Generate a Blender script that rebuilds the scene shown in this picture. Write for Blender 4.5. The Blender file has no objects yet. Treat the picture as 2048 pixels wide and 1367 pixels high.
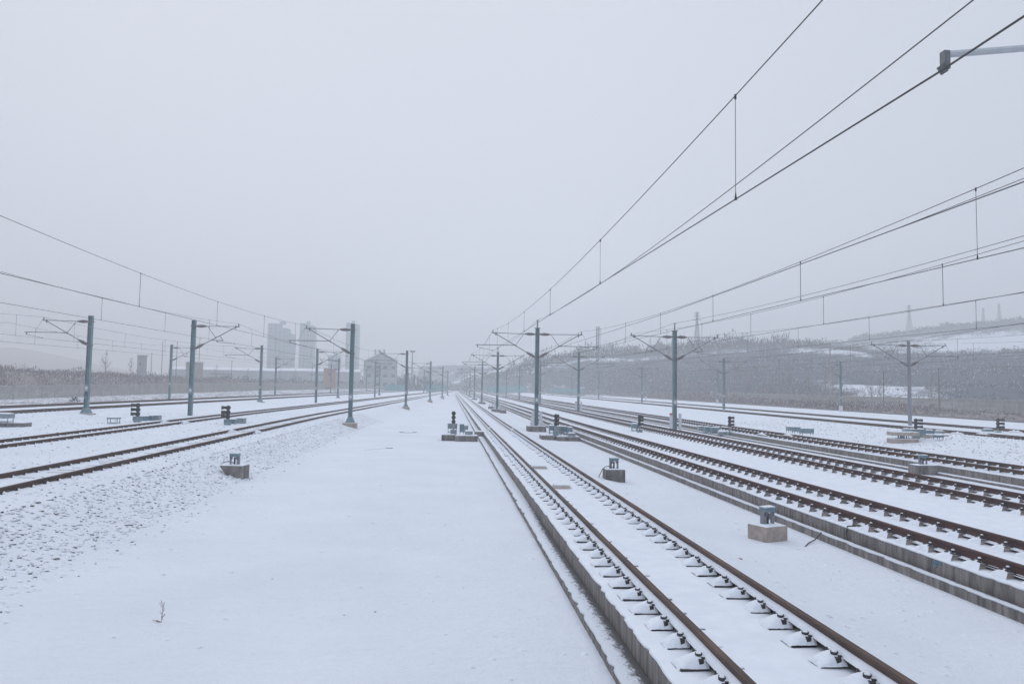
import bpy, bmesh, math, random
import numpy as np
from mathutils import Vector, Matrix
R = math.radians
rnd = random.Random(7)
scene = bpy.context.scene
col = scene.collection

# ------------------------------------------------------------------ camera
W, H, F = 2048., 1367., 1450.
VP = (899., 774.6); ROLL = .016
d_ = Vector(((VP[0]-W/2)/F, (VP[1]-H/2)/F, 1)).normalized()      # track direction seen by the camera (x right, y down)
h_ = Vector((math.cos(ROLL), math.sin(ROLL), 0))
n_ = d_.cross(h_).normalized()
r_ = n_.cross(d_)
def ray(x, y):
    v = Vector(((x-W/2)/F, (y-H/2)/F, 1))
    return Vector((r_.dot(v), d_.dot(v), -n_.dot(v)))
def at(x, y, z):
    r = ray(x, y); t = z/r.z
    return r*t
def aty(x, y, Y):
    r = ray(x, y); return r*(Y/r.y)
cam = bpy.data.cameras.new('camera'); co = bpy.data.objects.new('camera', cam); col.objects.link(co)
cam.sensor_width = 36; cam.lens = 36*F/W; cam.clip_end = 8000; cam.clip_start = .05
def cw(v):   # camera axis vector -> world
    return Vector((r_.dot(v), d_.dot(v), -n_.dot(v)))
cx, cy, cz = cw(Vector((1,0,0))), cw(Vector((0,-1,0))), cw(Vector((0,0,-1)))
co.matrix_world = Matrix(((cx.x,cy.x,cz.x,0),(cx.y,cy.y,cz.y,0),(cx.z,cy.z,cz.z,0),(0,0,0,1)))
scene.camera = co

# ------------------------------------------------------------------ materials
def newmat(name):
    m = bpy.data.materials.new(name); m.use_nodes = True
    nt = m.node_tree; b = nt.nodes['Principled BSDF']
    return m, nt, b
def N(nt, t, **k):
    n = nt.nodes.new(t)
    for a, v in k.items(): setattr(n, a, v)
    return n
def noise(nt, scale, detail=4, rough=.6, vec=None, stretch=None):
    tc = N(nt, 'ShaderNodeNewGeometry')
    src = tc.outputs['Position'] if vec is None else vec
    if stretch:
        mp = N(nt, 'ShaderNodeMapping'); mp.inputs['Scale'].default_value = stretch
        nt.links.new(src, mp.inputs['Vector']); src = mp.outputs[0]
    n = N(nt, 'ShaderNodeTexNoise'); n.inputs['Scale'].default_value = scale
    n.inputs['Detail'].default_value = detail; n.inputs['Roughness'].default_value = rough
    nt.links.new(src, n.inputs['Vector'])
    return n.outputs['Fac']
def ramp(nt, fac, pts):
    r = N(nt, 'ShaderNodeValToRGB'); e = r.color_ramp.elements
    while len(e) < len(pts): e.new(.5)
    for el, (p, c) in zip(e, pts):
        el.position = p; el.color = (*c, 1) if len(c) == 3 else c
    nt.links.new(fac, r.inputs['Fac']); return r.outputs['Color']
def bump(nt, b, facs, dist):
    h = facs[0]
    for f in facs[1:]:
        a = N(nt, 'ShaderNodeMath', operation='ADD'); nt.links.new(h, a.inputs[0]); nt.links.new(f, a.inputs[1]); h = a.outputs[0]
    bp = N(nt, 'ShaderNodeBump'); bp.inputs['Strength'].default_value = 1; bp.inputs['Distance'].default_value = dist
    nt.links.new(h, bp.inputs['Height']); nt.links.new(bp.outputs[0], b.inputs['Normal'])
def simple(name, c1, c2, scale, rough=.7, metal=0, bd=0, stretch=None, lo=.35, hi=.65):
    m, nt, b = newmat(name)
    f = noise(nt, scale, 5, .65, stretch=stretch)
    nt.links.new(ramp(nt, f, [(lo, c1), (hi, c2)]), b.inputs['Base Color'])
    b.inputs['Roughness'].default_value = rough; b.inputs['Metallic'].default_value = metal
    if bd: bump(nt, b, [f], bd)
    return m
M = {}
SN1, SN2 = (.69,.725,.775), (.76,.79,.835)
M['snow'] = simple('snow', SN1, SN2, 3.0, .85, bd=.01)
M['rail'] = simple('rust_brown', (.042,.026,.02), (.115,.066,.048), 5, .75, bd=.002, stretch=(1,.2,1))
M['rail_dark'] = simple('dark_rust', (.055,.026,.024), (.09,.042,.036), 9, .75, bd=.002, stretch=(1,.2,1))
M['steel'] = simple('dark_steel', (.02,.018,.02), (.055,.045,.045), 30, .6)
M['conc'] = simple('weathered_concrete', (.10,.09,.088), (.27,.25,.235), 4, .9, bd=.01, stretch=(1,2.5,.35))
M['conc_light'] = simple('pale_concrete', (.30,.25,.22), (.44,.38,.34), 5, .9, bd=.01)
M['mast'] = simple('grey_green_paint', (.12,.19,.21), (.18,.26,.285), 3, .55, stretch=(1,1,.3))
M['mast_grey'] = simple('galvanised_grey', (.17,.17,.195), (.25,.25,.28), 3, .5, stretch=(1,1,.3))
M['tube'] = simple('dull_tube', (.13,.14,.15), (.2,.21,.22), 8, .5, .3)
M['tube_light'] = simple('pale_tube', (.42,.45,.47), (.5,.53,.55), 8, .45, .3)
M['insul'] = simple('brown_porcelain', (.14,.125,.125), (.2,.18,.18), 8, .35)
M['wire'] = simple('wire_copper', (.045,.045,.05), (.07,.065,.07), 8, .5, .4)
M['black'] = simple('black_enamel', (.012,.012,.015), (.025,.025,.03), 8, .45)
M['box'] = simple('blue_grey_enamel', (.12,.19,.22), (.18,.27,.31), 3, .5)
M['box_grey'] = simple('pale_grey_enamel', (.20,.24,.26), (.30,.34,.36), 3, .5)
M['white'] = simple('white_panel', (.5,.51,.53), (.62,.63,.65), 4, .6)
M['red'] = simple('red_paint', (.4,.05,.05), (.5,.08,.07), 4, .6)
M['fence'] = simple('fence_concrete', (.27,.26,.24), (.37,.36,.34), .8, .9)
M['twig'] = simple('dry_twigs', (.17,.11,.095), (.29,.195,.17), 1.5, .9)
M['twig_dark'] = simple('dark_twigs', (.015,.032,.06), (.055,.068,.095), .6, .9)  # blue cast of distant haze is put into this twig colour
M['haze_twig'] = simple('haze_blue_twigs', (.06,.075,.105), (.13,.14,.175), .6, .9)  # twigs of the far slopes, painted grey-blue to stand in for haze
M['bark'] = simple('grey_bark', (.16,.13,.12), (.26,.22,.20), 2, .9)
M['ever'] = simple('evergreen', (.02,.045,.04), (.05,.085,.07), .5, .9)
M['stone'] = simple('ballast_stone', (.11,.105,.105), (.29,.27,.26), 12, .9)
M['brickred'] = simple('orange_brick', (.30,.17,.13), (.38,.23,.18), 2, .9)
M['wallgrey'] = simple('grey_render', (.26,.27,.29), (.36,.37,.39), .5, .9)
M['darkglass'] = simple('dark_window', (.05,.06,.07), (.08,.09,.1), 1, .2)
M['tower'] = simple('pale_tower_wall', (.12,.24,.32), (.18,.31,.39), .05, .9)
M['net'] = simple('teal_netting', (.05,.24,.25), (.09,.32,.32), .5, .8)
M['metalroof'] = simple('blue_sheet_wall', (.27,.31,.35), (.34,.38,.42), .3, .6)
M['pylon'] = simple('pylon_steel', (.06,.08,.10), (.10,.12,.14), .5, .5)
M['yellow'] = simple('yellow_cover', (.4,.34,.28), (.5,.45,.4), 5, .6)
M['bluepaint'] = simple('blue_chalk', (.05,.25,.42), (.1,.35,.5), 9, .8)

def ground_material(name, hill):
    m, nt, b = newmat(name)
    at_ = N(nt, 'ShaderNodeAttribute', attribute_name='rough')
    big = noise(nt, .35, 6, .6); fine = noise(nt, 6, 6, .7); micro = noise(nt, 45, 3, .7)
    streak = noise(nt, 2.2, 4, .6, stretch=(.25, 1.6, 1))
    snowc = ramp(nt, big, [(.3, (.69,.725,.775)), (.7, (.75,.785,.83))])
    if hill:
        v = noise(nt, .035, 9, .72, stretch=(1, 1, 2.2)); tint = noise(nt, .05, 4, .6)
        scrub = ramp(nt, tint, [(.35, (.025,.04,.07)), (.65, (.075,.08,.105))])  # scrub tinted blue: distance haze painted into its own colour
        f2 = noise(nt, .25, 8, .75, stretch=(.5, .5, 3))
    else:
        v = noise(nt, .8, 8, .75, stretch=(1, .5, 1)); tint = fine
        scrub = ramp(nt, tint, [(.35, (.12,.10,.095)), (.65, (.25,.20,.185))])
        f2 = noise(nt, 4, 6, .7)
    a = N(nt, 'ShaderNodeMath', operation='ADD'); nt.links.new(v, a.inputs[0]); nt.links.new(f2, a.inputs[1])
    # threshold moved by the 'rough' attribute: 0 = all snow, 1 = all scrub
    mr = N(nt, 'ShaderNodeMath', operation='MULTIPLY_ADD'); nt.links.new(at_.outputs['Fac'], mr.inputs[0]); mr.inputs[1].default_value = .9; mr.inputs[2].default_value = -1.45
    s = N(nt, 'ShaderNodeMath', operation='ADD'); nt.links.new(a.outputs[0], s.inputs[0]); nt.links.new(mr.outputs[0], s.inputs[1])
    g = N(nt, 'ShaderNodeMath', operation='MULTIPLY', use_clamp=True); nt.links.new(s.outputs[0], g.inputs[0]); g.inputs[1].default_value = 7
    mx = N(nt, 'ShaderNodeMix', data_type='RGBA'); nt.links.new(g.outputs[0], mx.inputs[0]); nt.links.new(snowc, mx.inputs[6]); nt.links.new(scrub, mx.inputs[7])
    nt.links.new(mx.outputs[2], b.inputs['Base Color']); b.inputs['Roughness'].default_value = .88
    bump(nt, b, [fine, big, streak] if not hill else [f2, v], .05 if not hill else .8)
    return m
M['ground'] = ground_material('trampled_snow', False)
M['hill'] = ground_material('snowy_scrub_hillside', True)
# gutter: thin snow with damp dark concrete showing beside the kerb
m, nt, b = newmat('gutter_snow')
a1 = N(nt, 'ShaderNodeAttribute', attribute_name='rough'); n1 = noise(nt, 11, 9, .82, stretch=(1.3, .7, 1))
s = N(nt, 'ShaderNodeMath', operation='ADD'); nt.links.new(a1.outputs['Fac'], s.inputs[0]); nt.links.new(n1, s.inputs[1])
nt.links.new(ramp(nt, s.outputs[0], [(.84, SN1), (1.16, (.10,.095,.10))]), b.inputs['Base Color']); b.inputs['Roughness'].default_value = .85
bump(nt, b, [n1], .02); M['gutter'] = m

# ------------------------------------------------------------------ mesh builder
class MB:
    def __init__(s): s.v = []; s.f = []; s.m = []; s.mats = []
    def mi(s, mat):
        if mat not in s.mats: s.mats.append(mat)
        return s.mats.index(mat)
    def add(s, vs, fs, mat):
        o = len(s.v); k = s.mi(mat); s.v += [tuple(v) for v in vs]
        for f in fs: s.f.append(tuple(i+o for i in f)); s.m.append(k)
    def box(s, x0, x1, y0, y1, z0, z1, mat, rz=0, c=None, tz=0):
        vs = [(x, y, z) for z in (z0, z1) for y in (y0, y1) for x in (x0, x1)]
        if rz:
            cx_, cy_ = c or ((x0+x1)/2, (y0+y1)/2); ca, sa = math.cos(rz), math.sin(rz)
            vs = [(cx_+(x-cx_)*ca-(y-cy_)*sa, cy_+(x-cx_)*sa+(y-cy_)*ca, z) for x, y, z in vs]
        s.add(vs, [(0,2,3,1),(4,5,7,6),(0,1,5,4),(2,6,7,3),(0,4,6,2),(1,3,7,5)], mat)
    def tube(s, p, q, r, mat, n=6, r2=None, cap=True):
        p, q = Vector(p), Vector(q); d = q-p
        if d.length < 1e-6: return
        d.normalize(); u = d.orthogonal().normalized(); w = d.cross(u); r2 = r if r2 is None else r2
        vs = [p+(u*math.cos(2*math.pi*i/n)+w*math.sin(2*math.pi*i/n))*r for i in range(n)] + \
             [q+(u*math.cos(2*math.pi*i/n)+w*math.sin(2*math.pi*i/n))*r2 for i in range(n)]
        fs = [(i, (i+1)%n, n+(i+1)%n, n+i) for i in range(n)]
        if cap: fs += [tuple(range(n-1,-1,-1)), tuple(range(n, 2*n))]
        s.add(vs, fs, mat)
    def path(s, pts, r, mat, n=4):
        k = len(pts); vs = []; pts = [Vector(p) for p in pts]
        for i, p in enumerate(pts):
            d = (pts[min(i+1,k-1)]-pts[max(i-1,0)]).normalized(); up = Vector((0,0,1))
            if abs(d.z) > .95: up = Vector((1,0,0))
            u = d.cross(up).normalized(); w = d.cross(u)
            vs += [p+(u*math.cos(2*math.pi*j/n)+w*math.sin(2*math.pi*j/n))*r for j in range(n)]
        fs = [(i*n+j, i*n+(j+1)%n, (i+1)*n+(j+1)%n, (i+1)*n+j) for i in range(k-1) for j in range(n)]
        fs += [tuple(range(n-1,-1,-1)), tuple(range((k-1)*n, k*n))]
        s.add(vs, fs, mat)
    def prism(s, poly, y0, y1, mat):      # polygon in XZ swept along Y
        n = len(poly); vs = [(x, y0, z) for x, z in poly]+[(x, y1, z) for x, z in poly]
        s.add(vs, [(i, i+n, (i+1)%n+n, (i+1)%n) for i in range(n)]+[tuple(range(n)), tuple(range(2*n-1, n-1, -1))], mat)
    def loft(s, profs, mat, close=True):  # list of rings of 3D points
        n = len(profs[0]); vs = [p for r in profs for p in r]; k = len(profs); m = n if close else n-1
        fs = [(i*n+j, i*n+(j+1)%n, (i+1)*n+(j+1)%n, (i+1)*n+j) for i in range(k-1) for j in range(m)]
        s.add(vs, fs, mat)
    def mesh(s, name, smooth=False):
        me = bpy.data.meshes.new(name); me.from_pydata(s.v, [], s.f)
        for mt in s.mats: me.materials.append(M[mt])
        me.polygons.foreach_set('material_index', s.m)
        if smooth: me.polygons.foreach_set('use_smooth', [True]*len(s.f))
        me.update(); return me
    def build(s, name, parent=None, smooth=False, loc=None):
        return inst(name, s.mesh(name, smooth), parent, loc)
def inst(name, me, parent=None, loc=None, rz=0, sc=None):
    o = bpy.data.objects.new(name, me); col.objects.link(o)
    if parent: o.parent = parent
    if loc is not None: o.location = loc
    if rz: o.rotation_euler.z = rz
    if sc: o.scale = sc
    return o
def tag(o, label=None, cat=None, group=None, kind=None):
    for k, v in (('label', label), ('category', cat), ('group', group), ('kind', kind)):
        if v: o[k] = v
    return o
def empty(name, loc, label, cat, group=None, rz=0):
    o = inst(name, None, None, loc, rz); o.empty_display_size = .3
    return tag(o, label, cat, group)
def copy_tree(o, parent=None):
    c = o.copy(); col.objects.link(c); c.parent = parent
    for ch in KIDS.get(o.name, []): KIDS.setdefault(c.name, []).append(copy_tree(ch, c))
    return c
KIDS = {}
def kids(root):
    KIDS[root.name] = [o for o in bpy.data.objects if o.parent == root]
    for o in KIDS[root.name]: kids(o)
ORD = ['nearest','second','third','fourth','fifth','sixth','seventh','eighth','ninth','tenth','eleventh','twelfth','thirteenth','fourteenth','fifteenth','sixteenth','seventeenth','eighteenth','nineteenth','twentieth']
def ordinal(i):
    if i < len(ORD): return ORD[i]
    t = ['twenty','thirty','forty','fifty','sixty','seventy','eighty','ninety'][ (i+1)//10-2]
    o = ['','-first','-second','-third','-fourth','-fifth','-sixth','-seventh','-eighth','-ninth'][(i+1)%10]
    return t+o if o else t.replace('ty','tieth')

# ------------------------------------------------------------------ terrain
def gz(Y):                     # the line climbs slightly with distance
    return .0028*min(max(0, Y-55), 260)
def sh(Y, k):                  # left hand tracks bend towards the right
    t = max(0, Y-52); return k*(t*t/30 if t < 15 else t-7.5)
def interp(x, tab):
    if x <= tab[0][0]: return tab[0][1]
    for (a, b), (c, d) in zip(tab, tab[1:]):
        if x <= c: return b+(d-b)*(x-a)/(c-a)
    return tab[-1][1]
def tab_az(t):                 # (pixel x, pixel y) ridge outline -> (azimuth, elevation)
    out = []
    for x, y in t:
        r = ray(x, y); out.append((math.atan2(r.x, r.y), r.z/math.hypot(r.x, r.y)))
    return out
crestA = tab_az([(905,778),(940,772),(985,757),(1010,749),(1040,737),(1100,722),(1180,712),(1240,710),(1300,703),(1400,698),(1480,693),(1600,697),(1700,703),(1800,711),(1900,713),(2048,706),(2300,694)])
crestB = tab_az([(1180,735),(1300,720),(1400,710),(1600,694),(1700,682),(1740,676),(1800,671),(1860,660),(1900,652),(2048,640),(2300,625)])
crestL = tab_az([(-500,742),(-100,738),(0,745),(120,750),(250,756),(400,762),(600,768),(740,772),(850,775)])
crestF = tab_az([(-600,700),(-100,690),(30,694),(90,706),(150,722),(260,742),(400,764)])
def sm(t): t = max(0, min(1, t)); return t*t*(3-2*t)
def fsh(Y): return sh(Y, .16)
FL = [(-80,30),(-68,108),(-53,200),(-36,300),(-20,400)]      # left fence line
def fenceLX(Y): return interp(Y, [(y, x) for x, y in FL])
def fenceLZ(Y): return interp(Y, [(30,-3.2),(108,-3.0),(200,-1.7),(300,-1.0)])
def fenceRX(Y): return 88+.0*Y
def foot(Y): return 88. if Y < 190 else max(-40., 88-(Y-190)*.33)
def r_foot(az): return max(175, 150.7/(math.sin(az)+.33*math.cos(az))) if az > -.2 else 900.
def profile(X, Y):
    X1 = X-sh(Y, .045)
    if X < -5:
        XA = X-sh(Y, .07)
        tab = [(-46,-2.85),(-40,-2.42),(-38,-2.28),(-29,-2.32),(-27.5,-2.60),(-21,-2.58),(-19,-2.53),(-16,-2.53),(-13,-2.58),(-9.4,-2.58)]
        z = interp(XA, tab)
        if X1 > -9.4: z = interp(X1, [(-9.4,-2.58),(-8.8,-2.64),(-7.6,-3.08),(-6.7,-3.30),(-6,-3.32)])
        return z
    if X < 4.7:
        if X1 < -6: return interp(X1, [(-9.4,-2.58),(-8.8,-2.64),(-7.6,-3.08),(-6.7,-3.30),(-6,-3.32)])
        return -3.32
    return interp(X, [(4.7,-2.98),(5.3,-3.12),(6.2,-3.3),(8.6,-3.32),(16.4,-3.1),(17.5,-3.12),(19.8,-3.24),(23,-3.2),(24.6,-3.28),(29,-3.2),(32.5,-3.0),(34.6,-2.76),(38,-2.74),(47.5,-2.76),(49.5,-3.0),(56,-2.95),(63,-2.9),(66,-3.1),(75,-3.0),(90,-2.7)])
def terrain(X, Y):
    base = gz(Y)
    r = math.hypot(X, Y); az = math.atan2(X, Y)
    ft = foot(Y)
    if X > ft:
        z0 = -2.7+base; eA, eB = interp(az, crestA), interp(az, crestB)
        r0 = r_foot(az); rA = max(400., r0+45); rB = max(620., rA+150)
        if r < r0: z = z0
        elif r < rA:
            t = (r-r0)/(rA-r0); e = sm(t)*.35+t*.65
            z = z0+(eA*rA-z0)*e+.012*math.sin(t*38)*t*(1-t)*rA
        elif r < rB:
            t = (r-rA)/(rB-rA); z = r*(eA+(max(eB, eA*.8)-eA)*sm((t-.25)/.75)) - 6*math.sin(min(1, t*3)*math.pi)*(1 if eB > eA else 2)
        else: z = rB*max(eB, eA*.8)-(r-rB)*.03
        z += (math.sin(X*.045)*math.cos(Y*.037)*1.1+math.sin(X*.13+Y*.09)*.5)*sm((r-r0)/150)
        k = sm((X-ft)/14); return z*k+(profile(min(X, 90), Y)+base)*(1-k)
    fx = fenceLX(Y)
    if X < fx:
        fz = fenceLZ(Y); d = fx-X; rf = math.hypot(fx, Y)
        eL = interp(az, crestL); rl = rf*1.0+22
        zl = eL*(rl+10)
        z = fz+(zl-fz)*sm(d/26)
        if r > 700: z += sm((r-700)/700)*(interp(az, crestF)*1400-z)*(1 if az < -.15 else 0)
        z += (math.sin(X*.2)*math.cos(Y*.17)*.35)*sm(d/15)
        return z
    if X < -38+sh(Y, .07)-2:
        x0 = -40+sh(Y, .07); t = sm((x0-X)/max(1, x0-fx)); z0 = -2.42+base
        bumpz = .35*math.sin(X*.9+Y*.31)*math.sin(Y*.23)*math.sin(min(1,t*1.2)*math.pi)
        return z0+(fenceLZ(Y)-z0)*t+bumpz-.5*math.sin(t*math.pi)
    return profile(X, Y)+base
def band(az, t):          # how much scrub covers the hillside: snowy clearings near the foot and below the tree line
    v = .98-.46*sm((.42-t)/.2)*(.6+.4*math.sin(az*23+t*8))*sm((az-.3)/.12)
    k = sm((.62-az)/.12)
    v -= k*.62*max(0, 1-abs(t-.80-.03*math.sin(az*40))/.085)
    if az < .3: v -= .3*sm((.3-az)/.15)*(.5+.5*math.sin(t*14+az*30))
    return v
def rough(X, Y):
    if X > foot(Y) and (X > 88 or math.hypot(X, Y) > 250):
        r = math.hypot(X, Y); az = math.atan2(X, Y); r0 = r_foot(az); rA = max(400., r0+45); t = (r-r0)/(rA-r0)
        v = band(az, t)
        if r > rA+25: v = .34+.12*math.sin(r*.05+az*7)+.5*sm((r-545)/50)
        return v*sm((X-foot(Y))/6) if r > 120 else .8
    fx = fenceLX(Y)
    if X < fx: return .45+.35*sm((fx-X-4)/8)
    x0 = -42+sh(Y, .07)
    if X < x0: return .55*sm((x0-X)/4)
    if X > 63 and Y < 300: return .75*sm((X-63)/3)
    return 0
def grid(name, xs, ys, mat, kind='structure'):
    nx, ny = len(xs), len(ys)
    v = []; ro = []
    for y in ys:
        for x in xs:
            v.append((x, y, terrain(x, y))); ro.append(rough(x, y))
    f = [(j*nx+i, j*nx+i+1, (j+1)*nx+i+1, (j+1)*nx+i) for j in range(ny-1) for i in range(nx-1)]
    me = bpy.data.meshes.new(name); me.from_pydata(v, [], f); me.materials.append(M[mat]); me.materials.append(M['hill'])
    me.polygons.foreach_set('material_index', [1 if (v[q[0]][1] > 230 and v[q[0]][0] > foot(v[q[0]][1])+1) or mat == 'hill' else 0 for q in f])
    me.polygons.foreach_set('use_smooth', [True]*len(f))
    a = me.attributes.new('rough', 'FLOAT', 'POINT'); a.data.foreach_set('value', ro)
    o = inst(name, me); tag(o, kind=kind); return o
ys = list(np.arange(-30, 20, 1.))+list(np.arange(20, 120, 1.5))+list(np.arange(120, 460, 4.))+list(np.arange(460, 1200, 14.))+[1280,1400,1500,1600,1660]
xl = [-1650,-1500,-1300,-1100,-900,-750,-600,-500,-430,-370,-320,-280]+list(np.arange(-250,-90,5.))+list(np.arange(-90,-40,1.6))+list(np.arange(-40,-12,1.))+list(np.arange(-12,-5,.3))+\
     list(np.arange(-5,4.69,.7))+[4.699,4.701]+list(np.arange(4.9,17,.4))+list(np.arange(17,36,.8))+list(np.arange(36,88,2.))+[88]
grid('ground', [float(x) for x in xl], [float(y) for y in ys], 'ground')
xr = list(np.arange(88,130,3.))+list(np.arange(130,620,6.))+list(np.arange(620,1000,12.))+[1050,1150,1300,1450,1600,1650]
ysr = list(np.arange(-30, 60, 10.))+list(np.arange(60, 700, 5.))+list(np.arange(700, 1200, 15.))+[1280,1400,1500,1600,1660]
grid('hillside', [float(x) for x in xr], [float(y) for y in ysr], 'hill')

# ------------------------------------------------------------------ track slabs, kerbs and gutters (structure)
YE = 420.
def yline(y0, y1, step0=.16, grow=1.02, mx=6):
    out = [y0]; s = step0
    while out[-1] < y1: out.append(min(y1, out[-1]+s)); s = min(mx, s*grow)
    return out
def ragged(r, amp): return r.uniform(-amp, amp)
def slab(name, xk, zt, xr, zb, strip_x, strip_z, y0, YE=420):
    """concrete kerb face at xk, snow on top to xr; lower gutter strip from strip_x to xk"""
    r = random.Random(int(xk*100)); ysx = yline(y0, YE, .055, 1.009, 6)
    b = MB(); rings = []
    for y in ysx:
        g = gz(y); rings.append([(xk, y, zb-.3+g), (xk, y, zt-.02+g), (xr, y, zt-.02+g), (xr, y, zb-.3+g)])
    b.loft(rings, 'conc')
    b.loft([[(strip_x, y, strip_z-.4+gz(y)), (strip_x+ragged(r,.004), y, strip_z-.018+gz(y)), (xk-.01, y, strip_z-.018+gz(y)), (xk-.01, y, strip_z-.4+gz(y))] for y in ysx], 'conc')
    o = b.build(name); tag(o, kind='structure')
    # snow blankets
    b = MB(); top = []; w = 0; w2 = 0
    for y in ysx:
        w = .75*w+ragged(r, .018); g = gz(y)
        e = xk-.004+w*.5+ (r.random() < .12)*.03
        q = [(e+.012, y, zt-.019+g), (e, y, zt-.004+g), (e+.03, y, zt+.016+g)]
        for t in (.12, .3, .5, .7, .9, 1): 
            q.append((xk+(xr-xk)*t, y, zt+.02+.006*math.sin(y*2.1+t*9)+g-(.0 if t < 1 else .03)))
        top.append(q)
    b.loft(top, 'snow', close=False)
    o2 = b.build('snow_cover', None, smooth=True); tag(o2, kind='structure')
    o2.name = 'snow_layer'
    b = MB(); gut = []; ro = []
    for y in ysx:
        w2 = .6*w2+ragged(r, .018 if 9 < y or xk > 3 else .028); g = gz(y)
        e = strip_x+w2*.7+(r.random() < .18)*r.uniform(0,.05)
        for t, (x, dz) in enumerate([(e+.01, -.017), (e, -.004), (e+.03, .012), (strip_x+(xk-strip_x)*.55, .012), (xk-.10, .006), (xk-.045, -.002), (xk-.008, -.012)]):
            gut.append((x, y, strip_z+dz+g)); ro.append([0,.05,.2,.40,.52,.60,.72][t]*(1 if y < 16 else max(.35, 1-(y-16)/12)))
    n = 7; k = len(ysx)
    me = bpy.data.meshes.new('gutter'); me.from_pydata(gut, [], [(i*n+j, i*n+j+1, (i+1)*n+j+1, (i+1)*n+j) for i in range(k-1) for j in range(n-1)])
    me.materials.append(M['gutter']); me.polygons.foreach_set('use_smooth', [True]*len(me.polygons))
    a = me.attributes.new('rough', 'FLOAT', 'POINT'); a.data.foreach_set('value', ro)
    tag(inst('gutter', me), kind='structure')
slab('kerb', 2.30, -2.93, 4.72, -3.2, 1.955, -3.2, 2)
slab('kerb', 8.69, -2.90, 16.6, -3.15, 8.45, -3.15, 4, 400)
slab('kerb', 20.15, -2.87, 23.2, -3.1, 19.75, -3.13, 12, 365)
b = MB(); b.loft([[(63.6,y,-3.2+gz(y)),(63.6,y,-2.78+gz(y)),(64.1,y,-2.78+gz(y)),(64.1,y,-3.2+gz(y))] for y in yline(20,300,2,1.02,8)], 'conc')
tag(b.build('kerb'), kind='structure')

# ------------------------------------------------------------------ tracks
HR = .176
def rail_mesh(xs_fn, ys_, ztop, mat, gaps=()):
    prof = [(-.036,0),(.036,0),(.036,-.035),(.010,-.055),(.010,-.15),(.07,-.165),(.075,-.176),(-.075,-.176),(-.07,-.165),(-.010,-.15),(-.010,-.055),(-.036,-.035)]
    b = MB()
    segs = []; cur = []
    for y in ys_:
        if any(g0 < y < g1 for g0, g1 in gaps):
            if cur: segs.append(cur); cur = []
        else: cur.append(y)
    segs.append(cur)
    for sg in segs:
        rings = [[(xs_fn(y)+px, y, ztop+gz(y)+pz) for px, pz in prof] for y in sg]
        b.loft(rings, mat)
        o = len(b.v)-len(rings)*12
        b.f.append(tuple(range(o, o+12))); b.m.append(b.mi(mat)); b.f.append(tuple(range(o+len(rings)*12-1, o+len(rings)*12-13, -1))); b.m.append(b.mi(mat))
    return b
def foot_snow(xs_fn, ys_, ztop, sides, seed):
    r = random.Random(seed); b = MB()
    for s, reach, hh in sides:
        rings = []; w = 0
        for y in ys_:
            w = .8*w+r.uniform(-.01, .01)
            x = xs_fn(y); g = ztop+gz(y)
            rings.append([(x+s*.011, y, g-.176+hh+w*.4), (x+s*(.042+w*.6), y, g-.176+hh*.72+.008), (x+s*(.074+reach*.3), y, g-.176+hh*.3+.002+w*.6), (x+s*((.077 if reach < .01 else .08+reach+w)), y, g-.176-(.10 if reach > .05 else (-.012 if reach < .01 else .008)))])
        b.loft(rings, 'snow', close=False)
    return b
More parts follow.
